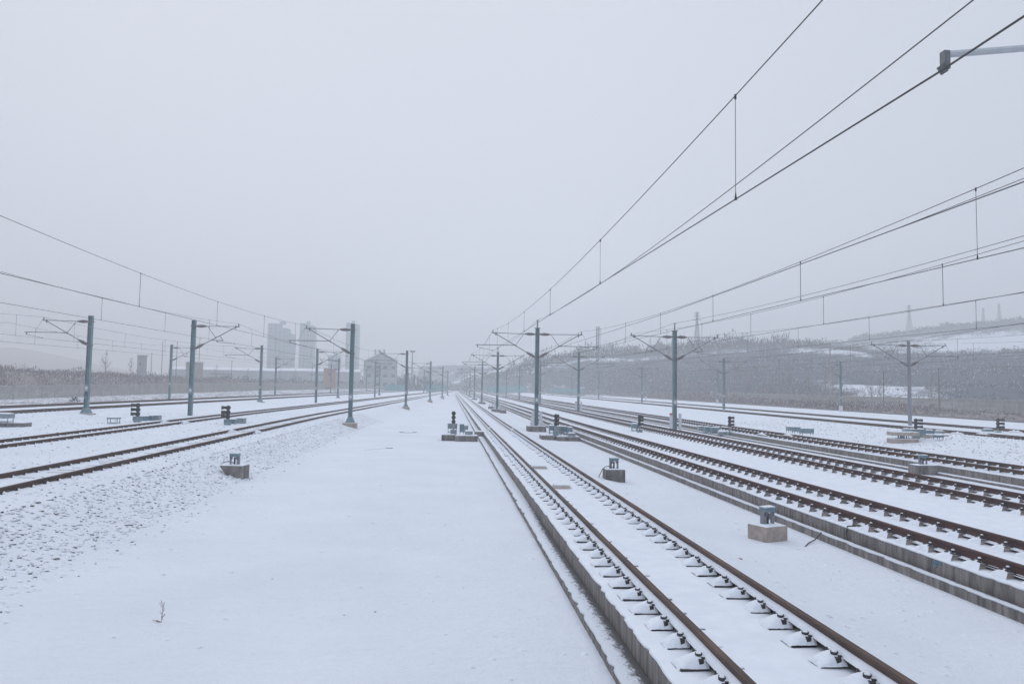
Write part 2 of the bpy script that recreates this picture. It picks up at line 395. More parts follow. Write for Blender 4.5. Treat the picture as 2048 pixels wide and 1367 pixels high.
def fastener(kind, seed):
    """clip, bolt and base plate half buried under a snow mound; local x points away from the rail, origin at rail foot bottom"""
    r = random.Random(seed); b = MB()
    if kind == 'slab':       # T1: long plate, mound, bolt with a dark rim
        L = r.uniform(.30,.37)
        pl = (0, -.016, 0, -.026, -.008, 0)[seed % 6]
        b.box(.05, L, -.15, .15, -.10, -.066+pl, 'steel')
        nx_, ny_ = 10, 10; vs = []
        for i in range(nx_+1):
            for j in range(ny_+1):
                u = i/nx_; v = j/ny_*2-1
                wd = .185*(1-.22*u*u); front = max(0, -v)
                hgt = (.118*(1-u**1.8)+.012)*(1-abs(v)**2.6*(.92 if v < 0 else 1.1))
                zz = -.072+hgt
                if v > .6 or u > .93: zz = min(zz, -.072+hgt-.02*(v-.6 if v > .6 else 0)-.25*max(0, u-.93))
                vs.append((.045+u*(L-.02)+r.uniform(-.006,.006), v*wd*(.84 if v < 0 else 1.15)+r.uniform(-.004,.004), zz+r.uniform(-.003,.003)))
        b.add(vs, [(i*(ny_+1)+j, (i+1)*(ny_+1)+j, (i+1)*(ny_+1)+j+1, i*(ny_+1)+j+1) for i in range(nx_) for j in range(ny_)], 'snow')
        b.box(.10, .15, -.13, -.07, -.05, .02, 'steel'); b.box(.075, .115, -.10, -.07, -.02, .035, 'steel')
        b.tube((.125, -.03, -.03), (.125, -.03, .060), .040, 'steel', 14)
        b.tube((.128, -.036, .055), (.128, -.036, .068), .033, 'snow', 12, .026)
        b.tube((.14, .10, -.02), (.14, .10, .058), .013, 'steel', 6)
        q = r.uniform(.22,.38); b.box(-q, -.1, -.12, .10, -.1, -.078, 'steel'); b.box(-q+.004, -.08, -.118, .16, -.078, -.062, 'snow')
    elif kind == 'clip':     # T2/T3: raised concrete shoulder, W clip
        P = [(.05,-.09),(.27,-.09),(.23,-.04),(.18,.015),(.10,.03),(.05,.02)]
        for y0, y1, mt in ((-.09, .10, 'conc_light'),):
            b.add([(x, y0+(.03 if k in (2,3) else 0), z) for k, (x, z) in enumerate(P)]+[(x, y1, z) for x, z in P], [(i, i+6, (i+1)%6+6, (i+1)%6) for i in range(6)]+[tuple(range(6)), tuple(range(11,5,-1))], mt)
        q = r.uniform(-.02,.03); b.add([(.05,-.10,.03),(.19,-.095+q,.035),(.30,-.19,-.088),(.33,.20,-.095),(.2,.25,-.02),(.05,.24,.0),(.14,.05,.075),(.25,.03,.01+q)], [(0,1,6),(1,7,6),(1,2,7),(2,3,7),(3,4,7),(4,6,7),(4,5,6),(5,0,6)], 'snow')
        for sy in (-.055, .055):
            pts = [(.03, sy*1.6, .02), (.10, sy*2.2, .05), (.17, sy*1.9, .055), (.18, sy*.8, .06), (.11, sy*.5, .062)]
            b.path(pts, .012, 'steel', 5)
        b.tube((.10, 0, .0), (.10, 0, .105), .026, 'steel', 8); b.tube((.10, 0, .1), (.10, 0, .115), .03, 'snow', 8, .02)
    else:                    # ballast: dark clip beside a snow covered sleeper
        b.box(.075, .15, -.05, .045, -.04, .06, 'steel'); b.tube((.11, 0, 0), (.11, 0, .10), .022, 'steel', 7)
        b.add([(.06,-.10,-.05),(.4,-.12,-.08),(.4,.14,-.08),(.06,.14,-.05),(.14,.0,.085),(.1,.09,.095),(.3,0,.03)], [(0,1,6,4),(1,2,6),(2,3,5,6),(3,0,4,5),(4,6,5)], 'snow')
    return b
FM = {k: [fastener(k, s).mesh('fastener', False) for s in range(9 if k == 'slab' else 6)] for k in ('slab','clip','ballast')}; FM['dot'] = FM['ballast']
def copy_into(b, me, loc, sx, rz=0):
    o = len(b.v)
    for v in me.vertices: b.v.append((loc[0]+v.co.x*sx, loc[1]+v.co.y, loc[2]+v.co.z))
    names = [m.name for m in me.materials]
    keys = [next(k for k, mm in M.items() if mm.name == nme) for nme in names]
    for p in me.polygons:
        f = tuple(i+o for i in p.vertices); b.f.append(f if sx > 0 else f[::-1]); b.m.append(b.mi(keys[p.material_index]))
def track(cxn, ztop, y0, y1, mat, fkind, sp, fy0, fy1, fymax, side_sets, label, k=0, joint=None, seed=1, gauge=1.505, sleepers=False):
    t = empty('railway_track', (0,0,0), label, 'railway track')
    r = random.Random(seed); ys_ = yline(y0, y1, .3, 1.012, 5)
    for s in (-1, 1):
        fn = lambda y, s=s: cxn+sh(y, k)+s*gauge/2
        gaps = []
        rb = rail_mesh(fn, ys_, ztop, mat, gaps)
        ro = rb.build('rail', t)
        fs = foot_snow(fn, ys_, ztop, side_sets, seed+s); fs.build('foot_snow', ro, smooth=True)
        if joint is not None:
            jy = joint+(0 if s < 0 else -.6)
            jb = MB(); x = fn(jy); z = ztop+gz(jy)
            vs = []
            for i in range(9):
                for j in range(5):
                    yy = jy-.75+i*.19; u = abs(i-4)/4; xx = x-.16+j*.08
                    vs.append((xx, yy+r.uniform(-.03,.03), z-.12+(.15+r.uniform(-.035,.03))*(1-u**2.5)*(1-abs(j-2)/2.2)))
            jb.add(vs, [(i*5+j, (i+1)*5+j, (i+1)*5+j+1, i*5+j+1) for i in range(8) for j in range(4)], 'snow')
            jb.build('snowed_joint', ro, smooth=True)
    zf = ztop-HR; rest = MB(); y = fy0; n = 0
    while y < fymax:
        for s in (-1, 1):
            x = cxn+sh(y, k)+s*gauge/2
            side = -1 if fkind == 'slab' or fkind == 'clip' or cxn > 0 else 1
            me = FM[fkind][r.randrange(len(FM[fkind]))]
            if joint is not None and abs(y-joint) < .8: continue
            if n < 100:
                o = inst('fastener', me, t, (x, y, zf+gz(y))); o.scale = (side*r.uniform(.88,1.08), r.uniform(.92,1.12), r.uniform(.93,1.08)); n += 1
            else: copy_into(rest, me, (x, y, zf+gz(y)), side)
        y += sp
    if rest.v:
        o = rest.build('fastener_run', t); tag(o, kind='stuff')
    if sleepers:
        b = MB(); y = fy0+.02; 
        while y < 60:
            if r.random() < .7:
                x = cxn+sh(y, k)+r.uniform(-.25,.1); w = r.uniform(.12,.4); z = ztop-.12+gz(y)
                b.add([(x-w, y-.10, z-.03), (x+w, y-.12, z-.03), (x+w*.9, y-.085, z+.004), (x-w*.8, y-.075, z+.004)], [(0,1,2,3)], 'conc_light')
                b.add([(x-w-.2, y-.07, z-.03), (x+w+.2, y-.07, z-.03), (x+w+.1, y+.0, z+.018), (x-w-.1, y+.0, z+.018), (x+w+.2, y+.12, z-.03), (x-w-.2, y+.12, z-.03)], [(0,1,2,3),(3,2,4,5)], 'snow')
            y += sp
        tag(b.build('sleeper_edges', t), kind='stuff')
    return t
LR = [(-1, .004, .09), (1, .16, .13)]
track(3.57, -2.65, 3.0, YE, 'rail', 'slab', .63, 5.2, 49, 48.5, LR, 'brown railed track on the concrete kerb nearest the camera, running out of the bottom edge', joint=49.5, seed=3)
track(9.82, -2.65, 7.0, YE, 'rail_dark', 'clip', .63, 9.2, 60, 120, [(-1,.015,.022),(1,.16,.085)], 'dark rusted track just right of the centre mast row, behind the concrete blocks', seed=5)
track(14.95, -2.65, 12.0, 400, 'rail_dark', 'clip', .63, 14.4, 70, 120, [(-1,.015,.022),(1,.16,.085)], 'dark rusted track sharing the wide slab, second track right of the centre masts', seed=6)
track(21.4, -2.66, 20.0, 370, 'rail', 'dot', .63, 22.5, 80, 120, [(-1,.015,.022),(1,.16,.085)], 'brown track above the farthest grey kerb, right of the masts with white posts', joint=46.5, seed=7)
track(37.3, -2.62, 32.0, 325, 'rail', 'ballast', .6, 40, 60, 60, [(-1,.05,.05),(1,.1,.085)], 'distant brown track in front of the pale grey mast on the right', joint=49.6, seed=8)
track(44.6, -2.62, 38.0, 305, 'rail', 'ballast', .6, 50, 60, 60, [(-1,.05,.05),(1,.1,.085)], 'farthest right track, behind the pale grey mast and before the brush', joint=53, seed=9)
track(-10.95, -2.45, 12.0, 330, 'rail', 'ballast', .6, 17, 60, 100, [(-1,.1,.07),(1,.06,.035)], 'nearest brown track on the snowy ballast bank left of the open snow strip', k=.045, joint=40.5, seed=10, sleepers=True)
track(-17.4, -2.40, 22.0, 330, 'rail', 'ballast', .6, 26, 60, 90, [(-1,.1,.07),(1,.06,.035)], 'second brown track from the snow strip on the left ballast', k=.05, joint=48.3, seed=11)
track(-31.0, -2.17, 42.0, 330, 'rail', 'ballast', .6, 46, 60, 60, [(-1,.1,.09),(1,.06,.04)], 'third track on the left, behind the masts on sloped concrete feet', k=.065, seed=12)
track(-36.6, -2.12, 50.0, 330, 'rail', 'ballast', .6, 55, 60, 60, [(-1,.1,.09),(1,.06,.04)], 'farthest left track, running close before the snowy verge and fence', k=.06, seed=13)

# track transponders between the rails
for px, py, lab in ((1100, 936, 'farther snow covered transponder lying between the rails of the kerbed track'), (1148, 975, 'nearer snow covered transponder lying between the rails of the kerbed track')):
    p = at(px, py, -2.9)
    t = empty('transponder', (3.35, p.y, -2.9+gz(p.y)), lab, 'transponder', 'transponders between the rails')
    b = MB(); b.box(-.24,.24,-.13,.13,-.02,.075,'yellow'); b.build('housing', t)
    b = MB(); b.box(-.22,.25,-.125,.14,.075,.11,'snow'); b.box(.24,.3,-.09,.1,-.02,.04,'snow'); b.build('snow_cap', t)

# ------------------------------------------------------------------ overhead masts
MH = 7.6
def add_cantilever(root, side, kind):
    s = side; b = MB(); tm = 'tube'
    b.tube((s*.98,0,7.16), (s*3.62,0,7.2), .027, tm, 6)
    c = b  # top tube
    b.tube((s*3.3,0,7.1), (s*3.62,0,7.22), .02, tm, 5)
    b.tube((s*3.5,0,7.16), (s*3.5,0,7.42), .045, tm, 6)
    b.tube((s*.86,0,5.74), (s*3.27,0,7.13), .034, tm, 6)
    b.tube((s*3.27,0,7.0), (s*3.27,0,7.26), .05, tm, 6)
    b.tube((s*1.09,0,7.14), (s*1.72,0,6.25), .022, tm, 5)
    b.tube((s*1.65,0,6.18), (s*1.8,0,6.3), .05, tm, 5)
    if kind == 'N':
        b = MB(); b.tube((s*.86,0,5.3), (s*1.3,0,5.75), .034, 'tube_light', 8); b.tube((s*1.2,0,5.95), (s*1.9,0,6.0), .05, 'tube_light', 8)
    if kind == 'O':
        b.tube((s*1.8,0,6.26), (s*4.85,0,6.24), .03, tm, 6)
        b.tube((s*3.62,0,7.2), (s*4.1,0,6.26), .010, tm, 4)
        b.tube((s*4.7,0,6.26), (s*4.7,0,6.05), .04, tm, 5)
    elif kind == 'I':
        b.tube((s*1.45,0,6.04), (s*2.35,0,6.04), .03, tm, 6)
        b.tube((s*2.05,0,6.44), (s*2.3,0,6.04), .025, tm, 5)
        b.tube((s*1.85,0,6.05), (s*1.85,0,5.88), .04, tm, 5)
    can = b.build('cantilever', root)
    for p, q in (((s*.17,0,7.16), (s*1.0,0,7.16)), ((s*.14,0,5.33), (s*.86,0,5.74))):
        b = MB(); p, q = Vector(p), Vector(q)
        b.tube(p, q, .06, 'insul', 8)
        for i in range(8):
            a = p.lerp(q, .12+.1*i); q_ = .085+.055*math.sin(math.pi*(i+.5)/8); b.tube(a, p.lerp(q, .12+.1*i+.07), q_, 'insul', 10, q_*.8)
        b.build('insulator', can)
    b = MB()
    if kind == 'O': b.tube((s*4.7,0,6.06), (s*3.5,0,5.82), .016, tm, 5); b.tube((s*3.5,0,5.87), (s*3.5,0,5.76), .025, tm, 5)
    elif kind == 'N':
        b.path([(s*1.2,0,5.93),(s*2.0,0,5.77),(s*2.86,0,5.655)], .029, 'tube_light', 8); b.box(s*2.86-.02,s*2.86+.03,-.03,.03,5.53,5.68,'tube'); b.tube((s*2.90,0,5.56),(s*2.86,0,5.50),.03,'tube',8)
    else: b.tube((s*1.85,0,5.9), (s*3.3,0,5.8), .016, tm, 5); b.tube((s*3.2,0,5.85), (s*3.2,0,5.76), .025, tm, 5)
    b.build('steady_arm', can)
def mast(name, sides, foot, spike=False, grey=False):
    root = empty(name, (0,0,0), None, 'mast'); pm = 'mast_grey' if grey else 'mast'
    b = MB(); w, dp = .15, .15
    if grey:
        b.tube((0,0,-.5), (0,0,MH), .17, pm, 20, .145)
    else:
        b.box(-w,-w+.018,-dp,dp,-.4,MH,pm); b.box(w-.018,w,-dp,dp,-.4,MH,pm); b.box(-w+.018,w-.018,-.008,.008,-.4,MH-.004,pm)
        b.box(-w-.01,w+.01,-dp-.01,dp+.01,MH,MH+.02,pm)
        for i in range(6): b.box(-w+.018,w-.018,-dp+.005,-dp+.013,1.2+i*1.1,1.32+i*1.1,pm)
    b.build('pole', root)
    for z in (5.33, 7.16): b = MB(); b.box(-.19,.19,-.17,.17,z-.05,z+.05,'tube'); b.build('bracket', root)
    if not grey:
        b = MB(); b.box(-.14,.14,-.17,-.155,1.75,2.25,'box_grey'); b.box(-.09,.09,-.178,-.171,1.9,2.12,'white'); b.build('number_plate', root)
    if spike:
        b = MB(); b.box(-.24,.24,-.05,.05,MH+.02,MH+.07,'tube'); b.tube((0,0,MH+.05),(0,0,MH+.62),.035,'insul',8)
        for i in range(5): b.tube((0,0,MH+.12+i*.09),(0,0,MH+.17+i*.09),.075,'insul',10,.05)
        b.tube((-.09,0,MH+.64),(.09,0,MH+.64),.035,'tube',6); b.build('top_insulator', root)
    for s, kd in sides: add_cantilever(root, s, kd)
    if foot == 'wedge':
        b = MB()
        b.add([(-.34,-.34,.06),(.34,-.34,.06),(.34,.34,.06),(-.34,.34,.06),(-.16,-.16,.5),(.16,-.16,.5),(.16,.16,.5),(-.16,.16,.5)], [(0,1,5,4),(1,2,6,5),(2,3,7,6),(3,0,4,7)], 'mast')
        b.build('base_flange', root)
        b = MB(); b.box(-.52,.52,-.5,.5,-.03,.03,'conc_light')
        b.add([(-.5,-.48,-.03),(.5,-.48,-.03),(.5,.48,-.03),(-.5,.48,-.03),(.32,-.44,-.75),(.5,-.44,-.75),(.5,.44,-.75),(.32,.44,-.75)], [(0,1,5,4),(1,2,6,5),(2,3,7,6),(3,0,4,7)], 'conc_light')
        b.build('foundation', root)
        b = MB(); b.box(-.5,.5,-.47,.5,.03,.06,'snow'); b.build('snow_cap', root)
    elif foot == 'guards':
        b = MB(); b.box(-.72,.72,-.6,.6,-.5,-.02,'conc'); b.box(-.70,.70,-.57,.6,-.02,.02,'snow'); b.build('foundation', root)
        for s in (-1, 1):
            b = MB(); P = [(s*.2,.02),(s*.52,.02),(s*.36,1.15),(s*.2,1.15)]
            b.prism(P, -.34, -.22, 'white'); b.build('guard_panel', root)
        b = MB(); b.box(-.09,.09,-.19,-.17,1.3,1.45,'red'); b.build('warning_plate', root) if False else None
    elif foot == 'posts':
        for s, red in ((-1, 1), (1, 0)):
            b = MB(); x = s*.36; b.box(x-.1,x+.1,-.32,-.2,-.3,1.12,'white')
            if red: b.box(x-.103,x+.103,-.323,-.197,1.0,1.14,'red')
            b.build('guard_post', root)
    elif foot == 'white':
        b = MB(); b.box(-.2,.2,-.2,.2,-.3,.75,'white'); b.build('painted_base', root)
    kids(root); return root
PRO = {
 'RN': mast('catenary_mast', [(-1,'N'),(1,'I')], 'guards', True),
 'A': mast('catenary_mast', [(-1,'O')], 'wedge'), 'B': mast('catenary_mast', [(1,'I')], None), 'C': mast('catenary_mast', [(-1,'O')], 'wedge'), 'D': mast('catenary_mast', [(1,'I')], None),
 'R1': mast('catenary_mast', [(-1,'O'),(1,'O')], 'guards', True), 'R1b': mast('catenary_mast', [(-1,'O'),(1,'I')], 'guards', True),
 'R2': mast('catenary_mast', [(-1,'I'),(1,'I')], 'posts', True), 'R2b': mast('catenary_mast', [(-1,'O'),(1,'O')], 'posts', True),
 'R3': mast('catenary_mast', [(-1,'I'),(1,'O')], None, False, True), 'R3b': mast('catenary_mast', [(-1,'I'),(1,'I')], None), 'R5': mast('catenary_mast', [(-1,'I')], 'white')}
USED = set()
def place(kind, X, Y, Z, label, group):
    if kind in USED: o = copy_tree(PRO[kind])
    else: o = PRO[kind]; USED.add(kind)
    o.location = (X, Y, Z); tag(o, label, 'mast', group); return o
rows = {
 'A': [(-7.52,56.6,-2.84),(-5.8,98.6,-2.74),(-3.7,140.7,-2.62),(-1.75,182,-2.4),(-.6,224,-2.4)],
 'B': [(-20.55,60,-2.58),(-18.85,105.2,-2.40),(-15.9,157.6,-2.24),(-11.2,196,-2.12),(-8.4,240,-2.0)],
 'C': [(-27.95,58.9,-2.66),(-25.35,100.3,-2.52),(-21.35,142.2,-2.38),(-17.4,183.3,-2.2),(-13.4,226,-2.1)],
 'D': [(-39.95,108,-2.1),(-35.2,150.9,-1.95),(-31.6,197.3,-1.75),(-27,240,-1.7)],
 'R1': [(6.8,5.4,-2.9),(6.8,56.5,-2.87),(6.42,97.6,-2.78),(6.25,140,-2.7)]+[(6.2,140+41*i,-2.7+.11*i) for i in range(1,7)],
 'R2': [(17.75,56.2,-2.87),(17.3,96.7,-2.74)]+[(17.3,96.7+41.5*i,-2.74+.11*i) for i in range(1,7)],
 'R3': [(41.25,62.1,-2.75),(41.15,106.3,-2.68),(41.1,152.8,-2.5),(41.1,198,-2.4),(41.1,243,-2.3),(41,288,-2.2)],
 'R5': [(61.1,109.1,-2.6),(59.7,158,-2.45),(56.5,206,-2.4),(53,250,-2.3)]}
desc = {'A': 'grey-green overhead mast on a sloped concrete foot beside the snow strip', 'B': 'footless grey-green overhead mast between the two left ballast tracks',
 'C': 'mast on concrete foot, reaching left over the third left track', 'D': 'slim overhead mast before the left fence, arm reaching right',
 'R1': 'two-armed mast with white guard panels in the centre row', 'R2': 'two-armed mast between white posts behind the double track',
 'R3': 'two-armed mast in the row between the two far right tracks', 'R5': 'one-armed mast with white painted base before the right brush'}
for k, lst in rows.items():
    for i, (X, Y, Z) in enumerate(lst):
        kd = k
        if k == 'R1' and i == 0: kd = 'RN'
        if k == 'R1' and i in (2, 4, 6, 8): kd = 'R1b'
        if k == 'R2' and i in (1, 3, 5): kd = 'R2b'
        if k == 'R3' and i > 0: kd = 'R3b'
        lab = f"{desc[k]}, {ordinal(i)} from the camera"
        if k == 'R1': lab = f"{desc[k]}, {ordinal(i-1)} seen from the camera" if i else 'mast out of frame whose pale arm reaches in at the top right corner'
        if k == 'R3' and i == 0: lab = 'thick pale grey round mast standing between the two far right tracks'
        o = place(kd, X, Y, max(Z, terrain(X, Y)+(.0 if k != 'R1' else .3)) if k not in ('R2',) else Z, lab, 'overhead line masts along the tracks')
# ------------------------------------------------------------------ overhead wires
def overhead(sup, label, zc_off=0, doff=None, rw=.0082):
    """sup: list of (X, Y, z_contact, z_messenger)"""
    t = empty('overhead_line', (0,0,0), label, 'overhead line', 'overhead lines above the tracks')
    mp, cp = [], []; drops = []
    for (x0,y0,c0,m0), (x1,y1,c1,m1) in zip(sup, sup[1:]):
        L = y1-y0; sag = .55*(L/45)**2
        nn = max(3, int(L/2.2))
        for i in range(nn):
            u = i/nn; mp.append((x0+(x1-x0)*u, y0+L*u, m0+(m1-m0)*u-4*sag*u*(1-u))); cp.append((x0+(x1-x0)*u, y0+L*u, c0+(c1-c0)*u))
        nd = max(4, round(L/7.6)); us = [(i+.5)/nd for i in range(nd)]
        if doff and 40 > y0 > -5: us = [(doff[0]-y0+doff[1]*i)/L for i in range(0, 9) if .04 < (doff[0]-y0+doff[1]*i)/L < .97]
        for u in us:
            drops.append(((x0+(x1-x0)*u, y0+L*u, c0+(c1-c0)*u), m0+(m1-m0)*u-4*sag*u*(1-u)))
    x1,y1,c1,m1 = sup[-1]; mp.append((x1,y1,m1)); cp.append((x1,y1,c1))
    def wirez(pts, r, nm):
        b = MB()
        near_ = [p for p in pts if p[1] < 62]; far_ = [p for p in pts if p[1] >= 60]
        if len(near_) > 1: b.path(near_, r, 'wire', 5)
        if len(far_) > 1: b.path(far_, r*1.3, 'wire', 4)
        return b.build(nm, t)
    wirez(mp, rw, 'messenger_wire'); wirez(cp, rw*1.1, 'contact_wire')
    n = 0
    for p, zm in drops:
        if p[1] > 190 or p[1] < 2 or n >= 90: continue
        b = MB(); b.tube((0,0,.02), (0,0,zm-p[2]), .0045 if p[1] < 20 else .008, 'wire', 4)
        b.tube((0,0,-.015), (0,0,.09), .02, 'wire', 6, .006); b.tube((0,0,zm-p[2]-.05), (0,0,zm-p[2]+.02), .016, 'wire', 5)
        b.build('dropper', t, loc=p); n += 1
def sup_from(row, side, reach, near_pt, extra=()):
    out = [near_pt]
    for X, Y, Z in rows[row]:
        if Y < 20: continue
        zb = max(Z, terrain(X, Y))
        out.append((X+side*reach, Y, zb+5.78, zb+7.42 if True else 0))
    last = out[-1]; out.append((last[0], last[1]+42, last[2]+.1, last[3]+.1))
    return out
S1 = sup_from('R1', -1, 3.5, (3.88, 5.4, 2.6, 4.25)); S1 = [(3.3, -40, 2.6, 4.2)]+S1
overhead(S1, 'contact wire pair above the kerbed track nearest the camera', doff=(9.45, 8.5))
overhead([(9.9,-35,2.6,4.2),(10.05,8,2.6,4.2)]+sup_from('R1', 1, 3.4, (10.05,8,2.6,4.2))[1:], 'contact wire pair above the dark track right of the centre masts', doff=(13.0, 7.1))
overhead([(14.6,-35,2.62,4.2),(14.6,10,2.62,4.25)]+sup_from('R2', -1, 3.0, (0,0,0,0))[1:], 'contact wire pair above the second dark track, left of the masts with white posts', doff=(20.35, 7.0))
overhead([(21.3,-30,2.62,4.2),(21.3,12,2.62,4.25)]+sup_from('R2', 1, 3.4, (0,0,0,0))[1:], 'contact wire pair right of the masts with white posts', doff=(27.6, 7.5))
overhead([(37.6,-20,2.8,4.4),(37.6,18,2.8,4.4)]+sup_from('R3', -1, 3.4, (0,0,0,0))[1:], 'contact wire pair left of the pale grey mast')
overhead([(44.6,-20,2.8,4.4),(44.6,18,2.8,4.4)]+sup_from('R3', 1, 3.4, (0,0,0,0))[1:], 'contact wire pair right of the pale grey mast')
overhead([(57.6,60,3.0,4.5)]+sup_from('R5', -1, 3.4, (0,0,0,0))[1:], 'faint contact wire pair before the brush on the right')
overhead([(-11.2,-30,2.6,4.2),(-11.2,12,2.6,4.3)]+sup_from('A', -1, 3.5, (0,0,0,0))[1:], 'contact wire pair above the nearest left ballast track', doff=(26.9, 8.6))
overhead([(-17.2,-25,2.85,4.45),(-17.2,15,2.85,4.5)]+sup_from('B', 1, 3.4, (0,0,0,0))[1:], 'contact wire pair above the second left ballast track', doff=(37.2, 8.0))
overhead([(-31.2,16,2.9,4.6)]+sup_from('C', -1, 3.5, (0,0,0,0))[1:], 'contact wire pair above the third left track')
overhead([(-36.8,20,3.1,4.7),(-36.8,64,3.2,4.8)]+sup_from('D', 1, 3.4, (0,0,0,0))[1:], 'contact wire pair above the farthest left track')
def feeder(pts, label, r=.011, sag=.5):
    b = MB(); out = []
    for p, q in zip(pts, pts[1:]):
        L = q[1]-p[1]; nn = max(3, int(L/2.5)); sg = sag*(L/50)**2
        for i in range(nn):
            u = i/nn; out.append((p[0]+(q[0]-p[0])*u, p[1]+L*u, p[2]+(q[2]-p[2])*u-4*sg*u*(1-u)))
    out.append(pts[-1])
    na = [p for p in out if p[1] < 62]; fa = [p for p in out if p[1] >= 57]
    b = MB()
    if len(na) > 1: b.path(na, r, 'wire', 5)
    if len(fa) > 1: b.path(fa, r*1.5, 'wire', 4)
    tag(b.build('feeder_wire'), label, 'wire', 'bare feeder wires along the mast rows')
feeder([(6.8,-45,5.3),(6.8,5.4,5.35)]+[(x,y,max(z, terrain(x,y)+.3)+MH+.67) for x,y,z in rows['R1'][1:]], 'bare feeder wire carried on the tops of the centre mast row')
feeder([(17.8,-40,5.3),(17.8,10,5.3)]+[(x,y,z+MH+.67) for x,y,z in rows['R2']], 'bare feeder wire on the tops of the masts with white posts')
feeder([(9.0,-10,3.6),(8.9,10.5,3.36),(8.85,28.3,3.2),(8.6,56.4,3.3)], 'slack spare wire running to the right arm of the centre mast', sag=.05)
feeder([(10.2,2,4.15),(10.0,15.2,3.75),(10.0,15.25,3.75)], 'thin wire tail spliced onto the messenger wire at the upper right', r=.007, sag=.0)
feeder([(34,-10,4.9),(36,40,4.75),(41.1,106,5.1)], 'thin high wire crossing the right mast rows', r=.013, sag=.3)

# ------------------------------------------------------------------ signals and lineside boxes
def legs_box(b, w, d, z0, z1, s=.03, m_='box'):
    for x in (-w/2, w/2-s):
        for y in (-d/2, d/2-s): b.box(x, x+s, y, y+s, z0, z1, m_)
def eq_box(px0, px1, py0, py1, zg, label, mat='box', legs=.25, group='lineside equipment boxes', depth=.45, lid=True, rz=0):
    g = at((px0+px1)/2, py1, zg); Y = g.y+depth/2
    s = Y/F/ray((px0+px1)/2, py1).y*1.0 if False else Y/F
    w = (px1-px0)*s; h = max(.15, (py1-py0)*s)
    t = empty('equipment_box', (g.x*(Y/g.y), Y, zg+gz(Y)), label, 'equipment box', group, rz)
    b = MB(); b.box(-w/2, w/2, -depth/2, depth/2, h*legs, h-.02, mat); b.box(-w/2+.04, w/2-.04, -depth/2-.012, -depth/2, h*legs+.04, h-.08, mat)
    b.tube((w*.3, -depth/2-.03, h*.6), (w*.3, -depth/2-.012, h*.6), .03, 'steel', 8); b.build('cabinet', t)
    if legs > .02:
        b = MB(); legs_box(b, w*.92, depth*.9, -.1, h*legs, .035, mat); [b.box(-w*.46, w*.46, q*depth*.45-.012, q*depth*.45+.012, h*legs*.3, h*legs*.4, mat) for q in (-1, 1)]; [b.box(q*w*.44-.012, q*w*.44+.012, -depth*.45, depth*.45, h*legs*.32, h*legs*.38, mat) for q in (-1, 1)]; b.build('stand', t)
    b = MB(); b.box(-w/2-.02, w/2+.02, -depth/2-.025, depth/2+.02, h-.02, h+.0, mat)
    vs = []; r = random.Random(int(px0))
    for i in range(6):
        for j in range(4):
            e = (i in (0,5)) or (j in (0,3)); vs.append((-w/2-.02+(w+.04)*i/5, -depth/2-.025+(depth+.045)*j/3, h+(.002 if e else .05+r.uniform(0,.025))))
    b.add(vs, [(i*4+j, (i+1)*4+j, (i+1)*4+j+1, i*4+j+1) for i in range(5) for j in range(3)], 'snow'); b.build('snow_cap', t)
    return t
def signal(px, ptop, phead, pbase, zg, side, label):
    g = at(px, pbase, zg); Y = g.y; s = Y/F; hz0 = (pbase-phead)*s; hz1 = (pbase-ptop)*s
    t = empty('dwarf_signal', (g.x, Y, zg+gz(Y)), label, 'railway signal', 'three-lamp dwarf signals beside the tracks')
    b = MB(); b.tube((0,0,-.1),(0,0,hz0+.05),.05,'box_grey',8); b.box(-.18,.18,-.14,.14,-.1,hz0*.45,'box_grey'); b.box(-.15,.15,-.16,-.14,.02,hz0*.38,'box'); b.build('post', t)
    b = MB(); n = 3; hh = (hz1-hz0)/n
    for i in range(n):
        z = hz0+hh*(i+.5); b.tube((0,.05,z),(0,-.06,z),hh*.52,'black',14)
    b.box(-.06,.06,-.03,.08,hz0-.02,hz1-.05,'black'); hd = b.build('signal_head', t)
    for i in range(n):
        z = hz0+hh*(i+.5)+.02; d = Vector((side*.34, -.12 if side else -.22, -.01)); p = Vector((side*.03,-.05,z))
        b = MB(); b.tube(p, p+d, hh*.26, 'black', 12, hh*.43); b.build('lamp_hood', hd)
def pad(name, px0, px1, py1, zg, h, depth, label, mat='conc', group='concrete pads under the signals', zlift=0):
    g = at((px0+px1)/2, py1, zg); w = (px1-px0)*g.y/F
    t = empty(name, (g.x, g.y+depth/2, zg+gz(g.y)+zlift), label, 'concrete pad', group)
    b = MB(); b.box(-w/2, w/2, -depth/2, depth/2, -.2 if not zlift else 0, h, mat); b.build('slab', t)
    b = MB(); b.box(-w/2+.01, w/2-.01, -depth/2+.01, depth/2, h, h+.035, 'snow'); b.build('snow_cap', t)
    return g
# cluster by the kerb of the nearest track
pad('concrete_pad', 883, 910, 881, -3.32, .36, 1.2, 'small grey concrete pad at the left, under the signal facing the camera')
pad('concrete_pad', 911, 955, 882.5, -3.32, .34, 1.1, 'longer grey concrete pad joining the signal pad to the kerb')
pad('concrete_pad', 950, 968, 876, -3.32, .42, 1.2, 'concrete bridge piece between the pad and the track kerb')
signal(906.5, 822.5, 847, 868, -2.96, 0, 'black dwarf signal facing the camera on the pad beside the snow strip')
eq_box(895, 914, 847, 867, -2.96, 'pale box on legs around the foot of the front facing signal', 'box_grey', .5)
eq_box(919, 928, 848, 864.5, -2.98, 'narrow blue-grey box right of the front facing signal', 'box', .05)
eq_box(928, 936, 851, 862, -2.98, 'small grey box next to the narrow blue-grey one by the kerb', 'box_grey', .1)
eq_box(930, 945, 862, 870, -2.98, 'low cable coupling with snow on the kerb pad', 'box_grey', .1, depth=.7)
